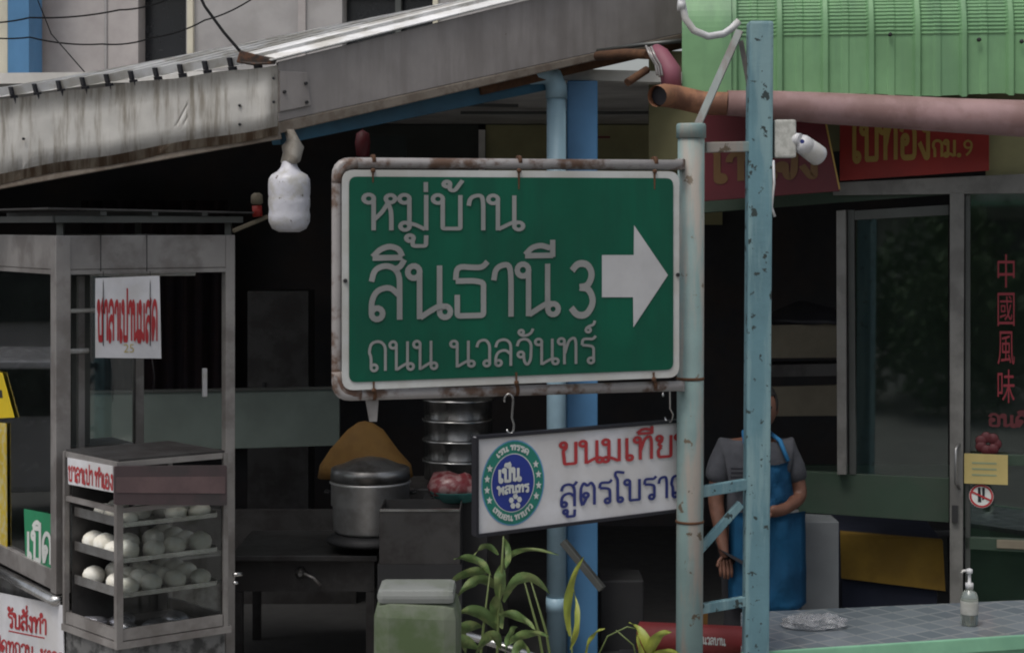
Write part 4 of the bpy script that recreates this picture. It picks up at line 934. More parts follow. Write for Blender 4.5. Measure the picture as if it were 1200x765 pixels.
g = MB(); g.bar(P(660, 634, 8.5), P(706, 690, 8.4), .035, .035, bevel=.004); tag(g.build('diagonal_bar', M['alu_dark']), 'dull grey bar leaning across the bright blue post', 'bar')
g = MB(); g.box(P(727, 720, 9.6), .24, .3, .45, bevel=.01); tag(g.build('bin', M['iron']), 'dark bin right of the bright blue post in the shade', 'bin')

# a few hanging and stored things in the dark of the stall
g = MB(); g.prism(quad(Fr(430, 12.6, 570, 12.6), ((432, 160), (476, 160), (476, 192), (432, 192)), 0), V((0, .04, 0))); tag(g.build('dark_board', mat('dull_teal', (.035, .045, .045), .8)), 'dull teal-black board on the back wall near the ceiling', 'board')
g = MB(); g.bar(P(715, 161, 10.5), P(700, 161, 10.5), .02, .012); tag(g.build('red_tag', M['red_dark']), 'tiny red strip on the khaki wall beside the blue post', 'strip')
for i, (x, y, wpx, hpx, d, mm, lab) in enumerate(((160, 600, 150, 60, 12.4, 'dark_metal', 'dark shelf unit deep in the stall behind the display case'), (330, 400, 70, 120, 12.6, 'dark_metal', 'tall dark cupboard deep in the stall under the awning'))):
    c = P(x, y, d); h_ = c.z + hpx * d / FPX / 2
    t = thing('cupboard', lab, 'cupboard', (c.x, d, .15)); g = MB(); g.box((c.x, d, (.152 + h_) / 2), wpx * d / FPX, .4, h_ - .152); g.build('carcass', M[mm], t)
    g = MB(); g.box((c.x - .1, d - .21, h_ * .6), .02, .02, .3); g.build('handle', M['iron'], t)

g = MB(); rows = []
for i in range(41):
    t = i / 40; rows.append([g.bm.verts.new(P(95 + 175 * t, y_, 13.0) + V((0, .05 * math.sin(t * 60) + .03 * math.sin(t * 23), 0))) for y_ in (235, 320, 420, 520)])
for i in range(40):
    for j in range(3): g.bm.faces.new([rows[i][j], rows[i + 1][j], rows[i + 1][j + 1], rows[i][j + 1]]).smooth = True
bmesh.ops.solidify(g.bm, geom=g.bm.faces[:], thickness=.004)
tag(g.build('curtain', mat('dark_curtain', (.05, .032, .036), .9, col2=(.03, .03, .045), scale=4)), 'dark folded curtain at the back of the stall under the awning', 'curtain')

# ================================================================== THE RIGHT SIDE
GF = Fr(820, 9.4, 1240, 8.85)
sf = thing('shopfront', 'aluminium and glass sliding shopfront with dark green reflections', 'shopfront', GF.pt(.9, .15))
def gbar(x0, y0, x1, y1, m, name, off=0, dep=.06, par=sf, bev=.003):
    g = MB(); a = GF.uv(x0, y1, off); b = GF.uv(x1, y0, off); a2 = GF.uv(x1, y1, off); b2 = GF.uv(x0, y0, off)
    g.prism([GF.pt(a.x, a.y, off), GF.pt(a2.x, a2.y, off), GF.pt(b.x, b.y, off), GF.pt(b2.x, b2.y, off)], GF.n * -dep, bev); return g.build(name, M[m], par)
def gq(c4, m, name, off=0, dep=.06, par=sf, bev=.003):
    g = MB(); g.prism(quad(GF, c4, off), GF.n * -dep, bev); return g.build(name, M[m], par)
gq(((818, 232), (1122, 215), (1122, 227), (818, 250)), 'green_frame', 'header', 0, .10)
gq(((976, 214), (1260, 201), (1260, 226), (976, 229)), 'alu_mid', 'header_trim', .03, .05)
gq(((1113, 225), (1130, 225), (1128, 735), (1113, 735)), 'alu_mid', 'jamb', .03, .08)
gq(((980, 247), (991, 246), (992, 556), (981, 556)), 'alu_mid', 'stile', .0, .05)
gq(((993, 246), (1001, 246), (1003, 556), (995, 556)), 'alu_dark', 'stile', -.06, .04)
gq(((1001, 247), (1112, 240), (1112, 252), (1001, 258)), 'alu_dark', 'rail', -.06, .04)
gq(((936, 552), (1112, 560), (1112, 612), (936, 600)), 'green_frame', 'rail', -.065, .05)
gq(((1003, 254), (1111, 248), (1111, 560), (1003, 556)), 'glass', 'pane', -.075, .006, bev=0)
gq(((1131, 226), (1260, 222), (1260, 740), (1131, 740)), 'glass', 'pane', -.02, .006, bev=0)
gq(((1131, 531), (1260, 535), (1260, 548), (1131, 544)), 'green_frame', 'rail', 0, .03)
gq(((1131, 629), (1260, 634), (1260, 650), (1131, 643)), 'green_frame', 'rail', 0, .03)
gq(((1168, 632), (1230, 634), (1230, 645), (1168, 642)), 'beige_board', 'rail_patch', .006, .008)
gq(((1131, 225), (1137, 225), (1137, 735), (1131, 735)), 'alu_dark', 'stile', 0, .03)
g = MB(); a = GF.hit(1121, 575, .06); g.tube([GF.hit(1124, 520, .03), GF.hit(1120, 526, .07), GF.hit(1120, 566, .07), GF.hit(1124, 572, .03)], .008, 8); g.build('door_handle', M['steel_dull'], sf)
g = MB(); g.box(GF.hit(1119, 602, .04), .03, .02, .09, u=GF.u); g.build('lock', M['iron'], sf)
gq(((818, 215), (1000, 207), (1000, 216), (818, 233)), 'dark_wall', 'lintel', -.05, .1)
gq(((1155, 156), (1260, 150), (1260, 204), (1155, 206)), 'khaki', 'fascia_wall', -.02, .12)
gq(((760, 60), (1260, 60), (1260, 160), (760, 190)), 'khaki_shaded', 'upper_wall', -.16, .10)
# red shop boards
rb = thing('shop_board', 'bright red shop board with gold Thai letters above the glass door', 'sign', GF.hit(1070, 200, .03))
gq(((984, 120), (1159, 118), (1159, 200), (984, 212)), 'red_board', 'board', .06, .02, rb)
g = MB(); write(g, GF, 'ใบทอง', (996, 190), (1093, 185), 42, .063, .16); g.build('lettering', M['gold'], rb); g = MB(); write(g, GF, 'กม.', (1092, 184.5), (1127, 183), 19, .063, .17); font_box(g, GF, '9', 1129, 164, 1140, 183, .063); g.build('small_lettering', M['gold'], rb)
RB = Fr(822, 9.05, 985, 8.82)
rb2 = thing('shop_board', 'dark red tilted shop board with gold letters behind the turquoise post', 'sign', RB.hit(900, 230))
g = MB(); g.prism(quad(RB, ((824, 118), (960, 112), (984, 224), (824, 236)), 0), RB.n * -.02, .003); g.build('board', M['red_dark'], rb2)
g = MB(); g.bar(RB.hit(962, 116, .004), RB.hit(984, 222, .004), .008, .006, up=RB.n); g.build('trim', M['gold'], rb2)
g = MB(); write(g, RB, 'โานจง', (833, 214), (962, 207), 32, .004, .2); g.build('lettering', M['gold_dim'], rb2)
# stickers on the right pane
st = thing('window_lettering', 'vertical red Chinese characters stuck on the right glass pane', 'lettering', GF.hit(1178, 490, .0))
g = MB()
for i, ch in enumerate('中國風味'): font_box(g, GF, ch, 1169, 298 + i * 45, 1189, 337 + i * 45, -.015)
g.build('characters', mat('red_sticker', (.2, .018, .028), .6), st)
g = MB(); write(g, GF, 'อนดี', (1158, 499), (1206, 501), 14, -.015, .2); g.build('thai_word', M['red_faded'], st)
g = MB(); c = GF.uv(1158, 520, -.014)
for k in range(7):
    a = k * .9; g.lathe([(.03, 0), (.026, .004), (0, .005)], GF.pt(c.x + .04 * math.cos(a), c.y + .035 * math.sin(a), -.014 + k * .0006), 10, axis=GF.n)
tag(g.build('flower_sticker', M['red_faded']), 'dark red flower sticker on the glass above the yellow notice', 'sticker')
nt_ = thing('paper_notice', 'yellow paper notice with faint lines on the right glass pane', 'notice', GF.hit(1155, 568))
gq(((1130, 531), (1181, 533), (1181, 568), (1130, 566)), 'notice', 'paper', .035, .002, nt_, 0)
g = MB()
for k in range(3): g.prism(quad(GF, ((1139, 541 + k * 7), (1168, 542 + k * 7), (1168, 544 + k * 7), (1139, 543 + k * 7)), .0365), GF.n * -.001)
g.build('print', mat('faint_print', (.25, .3, .18), .6), nt_)
ns = thing('prohibition_sticker', 'round white sticker with dark figure and red diagonal bar on the glass', 'sticker', GF.hit(1150, 594))
g = MB(); c = GF.hit(1150, 581, .012); g.lathe([(.062, 0), (.062, .002)], c, 28, axis=GF.n); g.build('disc', M['white_text'], ns)
g = MB()
pr = [GF.uv(1150, 581, .0155) + V((.055 * math.cos(2 * math.pi * k / 28), .055 * math.sin(2 * math.pi * k / 28))) for k in range(29)]; pr[-1] = pr[0]
g.ribbon([(p.x, p.y) for p in pr], lambda x, y, o: GF.pt(x, y, .0155), .010, 0)
p0 = GF.uv(1150, 581, .016); g.ribbon([(p0.x - .05, p0.y + .022), (p0.x + .05, p0.y - .022)], lambda x, y, o: GF.pt(x, y, .0175), .010, 0); g.build('red_bar', M['red_text'], ns)
g = MB(); g.prism(quad(GF, ((1146, 571), (1149, 571), (1150, 588), (1146, 588)), .0162), GF.n * -.0005); g.prism(quad(GF, ((1151, 571), (1154, 571), (1154, 584), (1151, 586)), .0162), GF.n * -.0005); g.build('figure', M['black'], ns)

# inside the restaurant
sh = thing('wall_shelf', 'beige shelf boards seen through the open glass door', 'shelf', (P(935, 0, 11.4).x, 11.4, 1.5))
for i, (y0, y1) in enumerate(((379, 419), (451, 487))):
    g = MB(); g.prism([P(880, y0 + 3, 11.2), P(990, y0, 11.4), P(990, y1, 11.4), P(880, y1 + 1, 11.2)], V((0, .05, 0)), .004); g.build('shelf_board', M['beige_board'], sh)
g = MB(); g.prism([P(880, 428, 11.3), P(990, 426, 11.5), P(990, 440, 11.5), P(880, 442, 11.3)], V((0, .3, 0))); g.build('shelf_back', M['dark_metal'], sh)
g = MB(); c = P(945, 378, 11.6); g.lathe([(.3, 0), (.28, .04), (.2, .09), (.05, .14), (0, .15)], c, 20); tag(g.build('dark_sack', M['black'], jitter=.02), 'black rounded sack lying on the upper beige shelf', 'sack')
c = P(961, 668, 9.05); g = MB(); g.box((c.x, 9.25, (P(0, 611, 9.05).z + .152) / 2), .20, .4, P(0, 611, 9.05).z - .152, bevel=.006); tag(g.build('grey_cabinet', M['grey_panel']), 'plain grey cabinet standing beside the worker in the blue apron', 'cabinet')
tb = thing('dining_table', 'table under an ochre cloth with dark skirt behind the glass', 'table', (P(1048, 0, 9.9).x, 9.9, .15))
tz = P(0, 628, 9.5).z
def tquad(x0, y0, x1, y1, d0, d1, dz): pass
g = MB(); a, b = P(984, 628, 9.55), P(1104, 622, 9.35); b.z = a.z
dv = V((.1, 1, 0)).normalized() * .75
g.prism([a, b, b + dv * .06, a + dv * .06], Z * .02, .004)
lo = .20
g.prism([a + V((0, -.006, .012)), b + V((0, -.006, .012)), b + V((.01, -.02, -lo - .06)), a + V((0, -.015, -lo - .03))], V((0, .006, 0)))
g.build('ochre_cloth', M['yellow_cloth'], tb, jitter=.012)
g = MB(); g.prism([a + dv * .062, b + dv * .062, b + dv, a + dv], Z * .018, .004); g.build('top', M['navy_cloth'], tb)
g = MB(); g.prism([V((a.x + .02, a.y + .03, .153)), V((b.x - .02, b.y + .03, .153)), V((b.x - .02, b.y + .7, .153)), V((a.x + .02, a.y + .7, .153))], Z * (a.z - .16)); g.build('skirt', M['navy_cloth'], tb)
ch0 = None
for i, (x, lab) in enumerate(((1022, 'dark metal chair with curved back, left of the pair behind the table'), (1078, 'dark metal chair with curved back, right of the pair behind the table'))):
    c = P(x, 0, 10.9); c.z = .15
    if ch0 is None:
        t = thing('dining_chair', lab, 'chair', c, 'chairs behind the ochre table')
        g = MB(); zt_ = P(0, 574, 10.9).z
        g.tube([V((c.x - .19, 10.9, .62)), V((c.x - .19, 10.92, zt_ - .1)), V((c.x - .12, 10.93, zt_ - .01)), V((c.x + .12, 10.93, zt_ - .01)), V((c.x + .19, 10.92, zt_ - .1)), V((c.x + .19, 10.9, .62))], .014, 8); g.build('back_frame', M['iron'], t)
        g = MB(); g.box((c.x, 10.93, zt_ - .16), .2, .02, .18, bevel=.005); g.build('backrest', M['iron'], t)
        g = MB(); g.box((c.x, 10.7, .61), .42, .42, .05, bevel=.015); g.build('seat', M['iron'], t)
        for sx_, sy_ in ((-1, -1), (1, -1), (-1, 1), (1, 1)):
            g = MB(); g.tube([V((c.x + sx_ * .18, 10.7 + sy_ * .18, .59)), V((c.x + sx_ * .2, 10.7 + sy_ * .2, .152))], .013, 8); g.build('leg', M['iron'], t)
        ch0 = t
    else:
        t = ch0.copy(); COL.objects.link(t); t.location = c; t['label'] = lab
        for q_ in list(ch0.children):
            k = q_.copy(); COL.objects.link(k); k.parent = t
g = MB(); a = P(1045, 560, 10.6); b = P(1075, 563, 10.6); g.prism([P(880, 545, 12.9), P(1160, 545, 12.9), P(1160, 640, 12.9), P(880, 640, 12.9)], V((0, .05, 0))); tag(g.build('green_dado', M['green_frame']), 'dull green lower wall panel inside the restaurant', 'panel')
g = MB(); g.lathe([(.05, 0), (.06, .05), (.04, .11), (0, .12)], P(1066, 598, 10.2), 12); tag(g.build('orange_cup', mat('dull_orange', (.2, .06, .02), .6)), 'dull orange cup on the table behind the glass', 'cup')

# tiled counter
ct = thing('tiled_counter', 'counter with grey checked tile top and pale green front', 'counter', (P(1060, 0, 7.3).x, 7.3, .12))
cz = P(0, 745, 7.3).z
q = [P(868, 775, 7.0), P(1250, 740, 7.36), P(1250, 718, 8.05), P(868, 722, 7.75)]
for v in q: v.z = cz
g = MB(); g.prism(q, Z * -.03, .003); g.build('top', M['tiles'], ct)
g = MB(); fr_ = (q[1] - q[0]).normalized(); bk_ = Z.cross(fr_)
p = [q[0] - bk_ * .015 + Z * -.012, q[1] - bk_ * .015 + Z * -.012, q[1] + bk_ * .03 - Z * .012, q[0] + bk_ * .03 - Z * .012]
g = MB(); g.prism([q[0] - bk_ * .02 + Z * .006, q[1] - bk_ * .02 + Z * .006, q[1] - bk_ * .001 + Z * .006, q[0] - bk_ * .001 + Z * .006], Z * -.06, .004); g.build('edge', M['counter_side'], ct)
g = MB(); g.prism([q[0] + bk_ * .01, q[1] + bk_ * .01, q[2] - bk_ * .02, q[3] - bk_ * .02], Z * -(cz - .125)); 
for v in g.bm.verts: v.co.z -= .031 if v.co.z > .5 else 0
g.build('body', M['counter_side'], ct)
sb = thing('soap_dispenser', 'clear pump bottle of soap on the tiled counter', 'bottle', P(1136, 737, 7.45))
c = P(1136, 737, 7.5); c.z = cz + .001
g = MB(); g.lathe([(.034, 0), (.038, .006), (.038, .125), (.030, .145), (.014, .155), (.014, .165)], c, 20); g.build('bottle', M['soap'], sb)
g = MB(); g.lathe([(.017, .160), (.018, .185), (.007, .188), (.007, .225), (.014, .228), (.014, .245), (0, .25)], c, 14); g.tube([c + Z * .238, c + Z * .240 + V((-.03, -.01, 0)), c + Z * .230 + V((-.038, -.012, 0))], .006, 8); g.build('pump', M['plastic_white'], sb)
g = MB(); g.lathe([(.0385, .05), (.0388, .052), (.0388, .105), (.0385, .107)], c, 20); g.build('bottle_label', M['box_grey'], sb)
g = MB(); c = P(955, 735, 7.45); c.z = cz + .004
r_ = bmesh.ops.create_icosphere(g.bm, subdivisions=5, radius=1)
for v in r_['verts']:
    q_ = v.co.copy(); f_ = 1 + .35 * mnoise.noise(q_ * 2.2) + .3 * (abs(mnoise.noise(q_ * 5)) - .2)
    v.co = c + V((q_.x * .125 * f_, q_.y * .07 * f_, max(-.02, q_.z * .034 * f_) + .02))
tag(g.build('plastic_bag', M['bag']), 'crumpled clear plastic bag lying on the tiled counter', 'bag')

# ------------------------------------------------------------------ person behind the counter
DP = 8.85; kp = DP / FPX
def pp(x, y, dy=0): return P(x, y, DP) + V((0, dy, 0))
per = thing('person', 'person in grey shirt and bright blue apron standing behind the posts', 'person', (pp(885, 0).x, DP, .15))
def skin_mesh(verts, edges, root=0, sub=2):
    me = bpy.data.meshes.new('skin'); me.from_pydata([v for v, r in verts], edges, [])
    o = bpy.data.objects.new('tmp', me); COL.objects.link(o)
    m = o.modifiers.new('k', 'SKIN'); m.use_smooth_shade = True
    for i, (v, r) in enumerate(verts):
        sv = me.skin_vertices[0].data[i]; sv.radius = r if isinstance(r, tuple) else (r, r); sv.use_root = i == root
    s = o.modifiers.new('s', 'SUBSURF'); s.levels = sub; s.render_levels = sub
    dg = bpy.context.evaluated_depsgraph_get(); out = bpy.data.meshes.new_from_object(o.evaluated_get(dg))
    bpy.data.objects.remove(o); return out
verts = []; edges = []
def nv(p, r, par=None):
    verts.append((tuple(p), r)); i = len(verts) - 1
    if par is not None: edges.append((par, i))
    return i
cx = pp(886, 0).x; y0 = DP
zf = .16
pel = nv((cx, y0, .88), (.15, .11))
wai = nv((cx, y0, 1.05), (.135, .10), pel); che = nv((cx, y0 - .01, 1.24), (.16, .11), wai); nk0 = nv((cx, y0, 1.385), (.075, .07), che)
nk = nv((cx + .01, y0 - .01, 1.44), .05, nk0); hd0 = nv((cx + .02, y0 - .035, 1.50), (.062, .075), nk); hd1 = nv((cx + .025, y0 - .03, 1.575), (.074, .09), hd0); hd2 = nv((cx + .025, y0 - .02, 1.635), (.05, .06), hd1)
ends = {}
for s in (-1, 1):
    sh_ = nv((cx + s * .165, y0, 1.345), .062, che)
    if s < 0:
        el = nv((cx - .215, y0 - .02, 1.09), .045, sh_); wr = nv((cx - .185, y0 - .10, .87), .032, el); hp = V((cx - .175, y0 - .12, .80)); dirv = V((.05, -.1, -.9)).normalized()
    else:
        el = nv((cx + .225, y0 - .03, 1.10), .045, sh_); wr = nv((cx + .10, y0 - .20, 1.06), .032, el); hp = V((cx + .03, y0 - .235, 1.06)); dirv = V((-.9, -.3, -.05)).normalized()
    pm = nv(hp, (.036, .020), wr); ends[s] = (pm, hp, dirv)
    hip = nv((cx + s * .085, y0, .80), .092, pel); kn = nv((cx + s * .095, y0 - .02, .50), .062, hip); an = nv((cx + s * .10, y0 + .01, .22), .042, kn); toe = nv((cx + s * .11, y0 - .13, .185), .032, an)
body_me = skin_mesh(verts, edges, pel)
b = bmesh.new(); b.from_mesh(body_me)
for s, (pm, hp, d) in ends.items():
    side_ = d.cross(V((0, -1, 0.2))).normalized()
    for k in range(4):
        o_ = side_ * (k - 1.5) * .019; ln = (.055, .064, .06, .048)[k]
        v_ = [(tuple(hp + o_ * .8), .010), (tuple(hp + o_ + d * .035), .0105), (tuple(hp + o_ + d * (.035 + ln * .55) + V((0, -.008, -.004))), .0095), (tuple(hp + o_ * .95 + d * (.03 + ln) + V((0, .006, -.012))), .008)]
        m2 = skin_mesh(v_, [(0, 1), (1, 2), (2, 3)], 0, 1); b.from_mesh(m2)
    th = [(tuple(hp - d * .02), .011), (tuple(hp + side_ * s * -.034 + d * .01), .011), (tuple(hp + side_ * s * -.044 + d * .04 + V((0, -.01, 0))), .009)]
    b.from_mesh(skin_mesh(th, [(0, 1), (1, 2)], 0, 1))
hc = V((cx + .025, y0 - .03, 1.565))
def blob(bm_, c, rx, ry, rz):
    r = bmesh.ops.create_uvsphere(bm_, u_segments=20, v_segments=14, radius=1); bmesh.ops.scale(bm_, vec=(rx, ry, rz), verts=r['verts']); bmesh.ops.translate(bm_, vec=c, verts=r['verts'])
    for v in r['verts']:
        for f in v.link_faces: f.smooth = True
    return r['verts']
blob(b, hc, .078, .092, .112)
blob(b, hc + V((0, -.092, -.015)), .012, .018, .022)
for s in (-1, 1): blob(b, hc + V((s * .078, .005, -.01)), .010, .018, .030)
g = MB(); g.bm.free(); g.bm = b; body = g.build('body', M['skin'], per)
g = MB()
for s in (-1, 1): blob(g.bm, hc + V((s * .03, -.083, .008)), .012, .008, .007)
g.build('eyes', M['eye'], body)
g = MB(); blob(g.bm, hc + V((0, -.082, -.055)), .022, .009, .007); g.build('mouth', M['lip'], body)
g = MB(); vs = blob(g.bm, hc + V((0, .014, .018)), .088, .098, .112)
bmesh.ops.delete(g.bm, geom=[v for v in vs if v.co.y < hc.y - .045 and v.co.z < hc.z + .06], context='VERTS'); bmesh.ops.solidify(g.bm, geom=g.bm.faces[:], thickness=.008); blob(g.bm, hc + V((0, .11, .02)), .045, .04, .045); g.build('hair', M['hair'], body)
# clothes
v2 = []; e2 = []
def nv2(p, r, par=None):
    v2.append((tuple(p), r)); i = len(v2) - 1
    if par is not None: e2.append((par, i))
    return i
p0 = nv2((cx, y0, .88), (.185, .145)); p1 = nv2((cx, y0, 1.05), (.172, .135), p0); p2 = nv2((cx, y0 - .01, 1.24), (.172, .125), p1); p3 = nv2((cx, y0, 1.375), (.09, .08), p2)
for s in (-1, 1):
    a = nv2((cx + s * .165, y0, 1.345), .082, p2); nv2((cx + s * .215, y0 - .012, 1.16), .07, a)
me_ = skin_mesh(v2, e2, 0); g = MB(); g.bm.from_mesh(me_); g.build('shirt', M['shirt'], per, jitter=.011)
g = MB()
for k in range(4): g.prism([V((cx - .15, y0 - .155, 1.26 - k * .022)), V((cx - .05, y0 - .165, 1.26 - k * .022)), V((cx - .05, y0 - .165, 1.268 - k * .022)), V((cx - .15, y0 - .155, 1.268 - k * .022))], V((0, .02, 0)))
g.build('shirt_print', M['black'], per)
v2 = []; e2 = []
q0 = nv2((cx, y0, .90), (.178, .14))
for s in (-1, 1):
    a = nv2((cx + s * .088, y0, .78), .108, q0); bb = nv2((cx + s * .095, y0 - .015, .50), .082, a); nv2((cx + s * .10, y0 + .01, .25), .07, bb)
me_ = skin_mesh(v2, e2, 0); g = MB(); g.bm.from_mesh(me_); g.build('trousers', M['trousers'], per, jitter=.012)
def apron_sheet(z0, z1, hw0, hw1, out, name):
    g = MB(); rows = []
    for i in range(13):
        t = i / 12; z = lerp(z0, z1, t); hw = lerp(hw0, hw1, t); row = []
        for j in range(13):
            a = -1 + 2 * j / 12; yy = y0 - out - .02 * math.cos(a * 1.5) + .10 * a * a + .020 * math.sin(a * 8 + t * 2.5) * (1 - t * .6) + .03 * mnoise.noise(V((a * 3, t * 4, 2)))
            row.append(g.bm.verts.new((cx + .045 + a * hw, yy, z + (.03 * a * a if i == 0 else 0))))
        rows.append(row)
    for i in range(12):
        for j in range(12): g.bm.faces.new([rows[i][j], rows[i][j + 1], rows[i + 1][j + 1], rows[i + 1][j]]).smooth = True
    bmesh.ops.solidify(g.bm, geom=g.bm.faces[:], thickness=.006); return g.build(name, M['apron'], per)
apron_sheet(.535, 1.04, .205, .195, .185, 'apron')
ab = apron_sheet(1.035, 1.29, .15, .11, .180, 'apron_bib')
g = MB()
g.bm.free()
for s in (-1, 1):
    g = MB(); g.tube([V((cx + .045 + s * .1, y0 - .13, 1.30)), V((cx + .02 + s * .09, y0 - .09, 1.40)), V((cx + s * .065, y0 + .0, 1.435))], .012, 8); g.build('apron_strap', M['apron'], per)

# ================================================================== foreground plants and odds
def leaf(g, base, d, ln, wd, droop, n=9):
    d = V(d).normalized(); sd = d.cross(Z)
    sd = sd.normalized() if sd.length > 1e-3 else V((1, 0, 0))
    L = []; p = V(base); dr = d.copy(); ph = random.uniform(-.5, .5)
    for i in range(n + 1):
        t = i / n; wv = wd * (math.sin(math.pi * min(1, t * .92 + .06)) ** .75) * (1 - .25 * t)
        up = sd.cross(dr).normalized()
        L.append((p - sd * wv / 2 + up * wv * .16, p.copy(), p + sd * wv / 2 + up * wv * .16))
        dr = (dr - Z * droop / n + sd * ph * .05).normalized(); p = p + dr * ln / n
    vs = [[g.bm.verts.new(q) for q in r] for r in L]
    for i in range(n):
        for j in range(2): g.bm.faces.new([vs[i][j], vs[i][j + 1], vs[i + 1][j + 1], vs[i + 1][j]]).smooth = True
D0 = 6.45
pl = thing('ginger_plant', 'broad-leaved green plant in front of the blue drain pipe', 'plant', P(585, 0, D0) * 1 + V((0, 0, -P(585, 0, D0).z + .13)))
def leaf3(g, pts, d, wpx, n=12):
    """a leaf blade along a bent midrib base-mid-tip"""
    dz = [random.uniform(-.05, .03), random.uniform(-.08, .02), random.uniform(-.16, .04)]
    a, b, c = [P(x, y, d + q) for (x, y), q in zip(pts, dz)]
    w_ = wpx * .86 * d / FPX; rows = []
    tw = random.uniform(-.5, .5)
    for i in range(n + 1):
        t = i / n; p = a * (1 - t) ** 2 + (b * 2 - (a + c) / 2) * 2 * t * (1 - t) + c * t * t
        tg = ((b * 2 - (a + c) / 2 - a) * (1 - t) + (c - (b * 2 - (a + c) / 2)) * t).normalized()
        sd = tg.cross(V((tw, 1, .25))).normalized(); up = sd.cross(tg)
        wv = w_ * (math.sin(math.pi * min(1, .04 + t * .96)) ** .8) * (1.12 - .3 * t)
        rows.append([g.bm.verts.new(p + sd * (j * wv / 2) + up * (abs(j) * wv * .17) + up * (.004 * math.sin(t * 14 + j * 2))) for j in (-1, -.5, 0, .5, 1)])
    for i in range(n):
        for j in range(4): g.bm.faces.new([rows[i][j], rows[i][j + 1], rows[i + 1][j + 1], rows[i + 1][j]]).smooth = True
stems = [((582, 790), (584, 720), (588, 668), (590, 628)), ((640, 790), (631, 740), (612, 672)), ((648, 790), (640, 740), (622, 680)), ((560, 800), (566, 740), (574, 672)), ((672, 800), (669, 735)), ((540, 800), (538, 745))]
g = MB()
for i, s in enumerate(stems):
    d = D0 + (i % 3) * .08 - .08
    base = P(s[0][0], 800, d); base.z = .3
    g.tube([base] + [P(x, y, d) for x, y in s], [.006] + [.0055] * (len(s) - 1) + [.0025], 7)
g.build('stem', M['stem'], pl)
g = MB(); g2 = MB()
LV = [((587, 680), (604, 647), (655, 650), 8), ((587, 662), (587, 684), (585, 709), 19), ((584, 692), (561, 680), (536, 699), 16), ((576, 674), (556, 656), (532, 655), 13), ((590, 705), (614, 677), (645, 696), 16),
      ((580, 698), (583, 718), (589, 737), 19), ((583, 738), (561, 717), (534, 721), 18), ((592, 756), (616, 743), (643, 745), 12), ((574, 672), (548, 672), (522, 690), 14), ((566, 735), (540, 738), (518, 760), 18), ((584, 720), (606, 722), (628, 738), 13),
      ((560, 760), (534, 752), (512, 772), 20), ((590, 630), (596, 650), (590, 672), 9), ((586, 760), (575, 745), (556, 770), 16), ((600, 770), (612, 755), (622, 775), 15), ((540, 740), (524, 705), (505, 700), 13), ((545, 765), (535, 735), (515, 728), 15), ((584, 650), (570, 640), (556, 650), 9), ((606, 735), (598, 745), (592, 765), 14)]
for a_, b_, c_, wp in LV: leaf3(g, (a_, b_, c_), D0 + random.uniform(-.12, .12), wp)
for a_, b_, c_, wp in (((668, 745), (667, 697), (684, 652), 12), ((686, 768), (694, 746), (709, 736), 6), ((668, 760), (676, 728), (672, 690), 9)): leaf3(g2, (a_, b_, c_), D0, wp)
g.build('foliage', M['leaf'], pl); g2.build('pale_leaf', M['leaf_yellow'], pl)
po = thing('plant_pot', 'rough concrete pot holding the broad-leaved green plant', 'pot', (pl.location.x, D0, .125))
g = MB(); g.lathe([(.15, 0), (.20, .25), (.21, .28), (.18, .28), (.17, .24)], po.location, 24); g.build('pot', M['concrete'], po)
g = MB(); g.lathe([(.175, .22), (.17, .235)], po.location, 20); g.build('soil', M['soil'], po)
yp = thing('yellow_plant', 'low yellow-green leafy plant beside the round sign post', 'plant', (P(765, 0, 6.6).x, 6.6, .125))
g = MB()
for a_, b_, c_, wp in (((764, 778), (756, 748), (737, 729), 14), ((762, 778), (768, 750), (787, 740), 15), ((764, 780), (774, 766), (796, 764), 13), ((758, 780), (752, 764), (746, 742), 8), ((768, 785), (790, 775), (806, 782), 10), ((756, 785), (738, 775), (722, 780), 12)): leaf3(g, (a_, b_, c_), 6.6, wp)
g.build('foliage', M['leaf_yellow'], yp)
g = MB()
for x in (745, 765, 785): b_ = P(x, 795, 6.6); g.tube([V((b_.x, 6.6, .2)), b_], .006, 6)
g.tube([P(700, 770, 6.6), P(712, 745, 6.6), P(735, 734, 6.6), P(748, 737, 6.6)], .003, 5); g.tube([P(748, 780, 6.65), P(742, 755, 6.65), P(722, 738, 6.65)], .003, 5); g.build('stem', M['stem'], yp)
g = MB(); g.lathe([(.12, 0), (.15, .2), (.16, .22), (.13, .22)], yp.location, 20); tag(g.build('flower_pot', M['concrete']), 'small concrete pot under the yellow-green plant', 'pot')
wb = thing('pale_container', 'pale greenish plastic container standing left of the broad-leaved plant', 'container', (P(488, 0, 6.0).x, 6.0, .125))
g = MB(); c = P(488, 700, 6.0); hz = c.z
g.box((c.x, 6.05, (hz + .125) / 2), .30, .24, hz - .13, bevel=.055); g.build('body', M['pot_pale'], wb, jitter=.012)
g = MB(); g.box((c.x, 6.05, hz + .012), .27, .21, .05, bevel=.02); g.build('lid', mat('lid_grey', (.2, .21, .2), .6, col2=(.12, .14, .1), scale=7), wb)
g = MB(); g.tube([P(530, 738, 6.75), P(575, 752, 6.65), P(640, 774, 6.55)], .016, 12); rl = g.build('chrome_rail', M['steel']); tag(rl, 'short chrome rail sloping through the green plant leaves', 'rail')
g = MB(); a = P(534, 739, 6.745); g.tube([V((a.x, a.y, .126)), a], .014, 10); a = P(640, 774, 6.55); g.tube([V((a.x, a.y, .126)), a], .014, 10); g.build('leg', M['steel'], rl)
rr = thing('red_roll', 'red cylinder with white writing lying behind the round post', 'cylinder', P(815, 752, 7.25))
a, b_ = P(748, 746, 7.3), P(872, 752, 7.2)
g = MB(); dv = (b_ - a).normalized(); g.tube([a, a + dv * .006, b_ - dv * .006, b_], [.056, .066, .066, .056], 28); g.build('roll', M['red_roll'], rr)
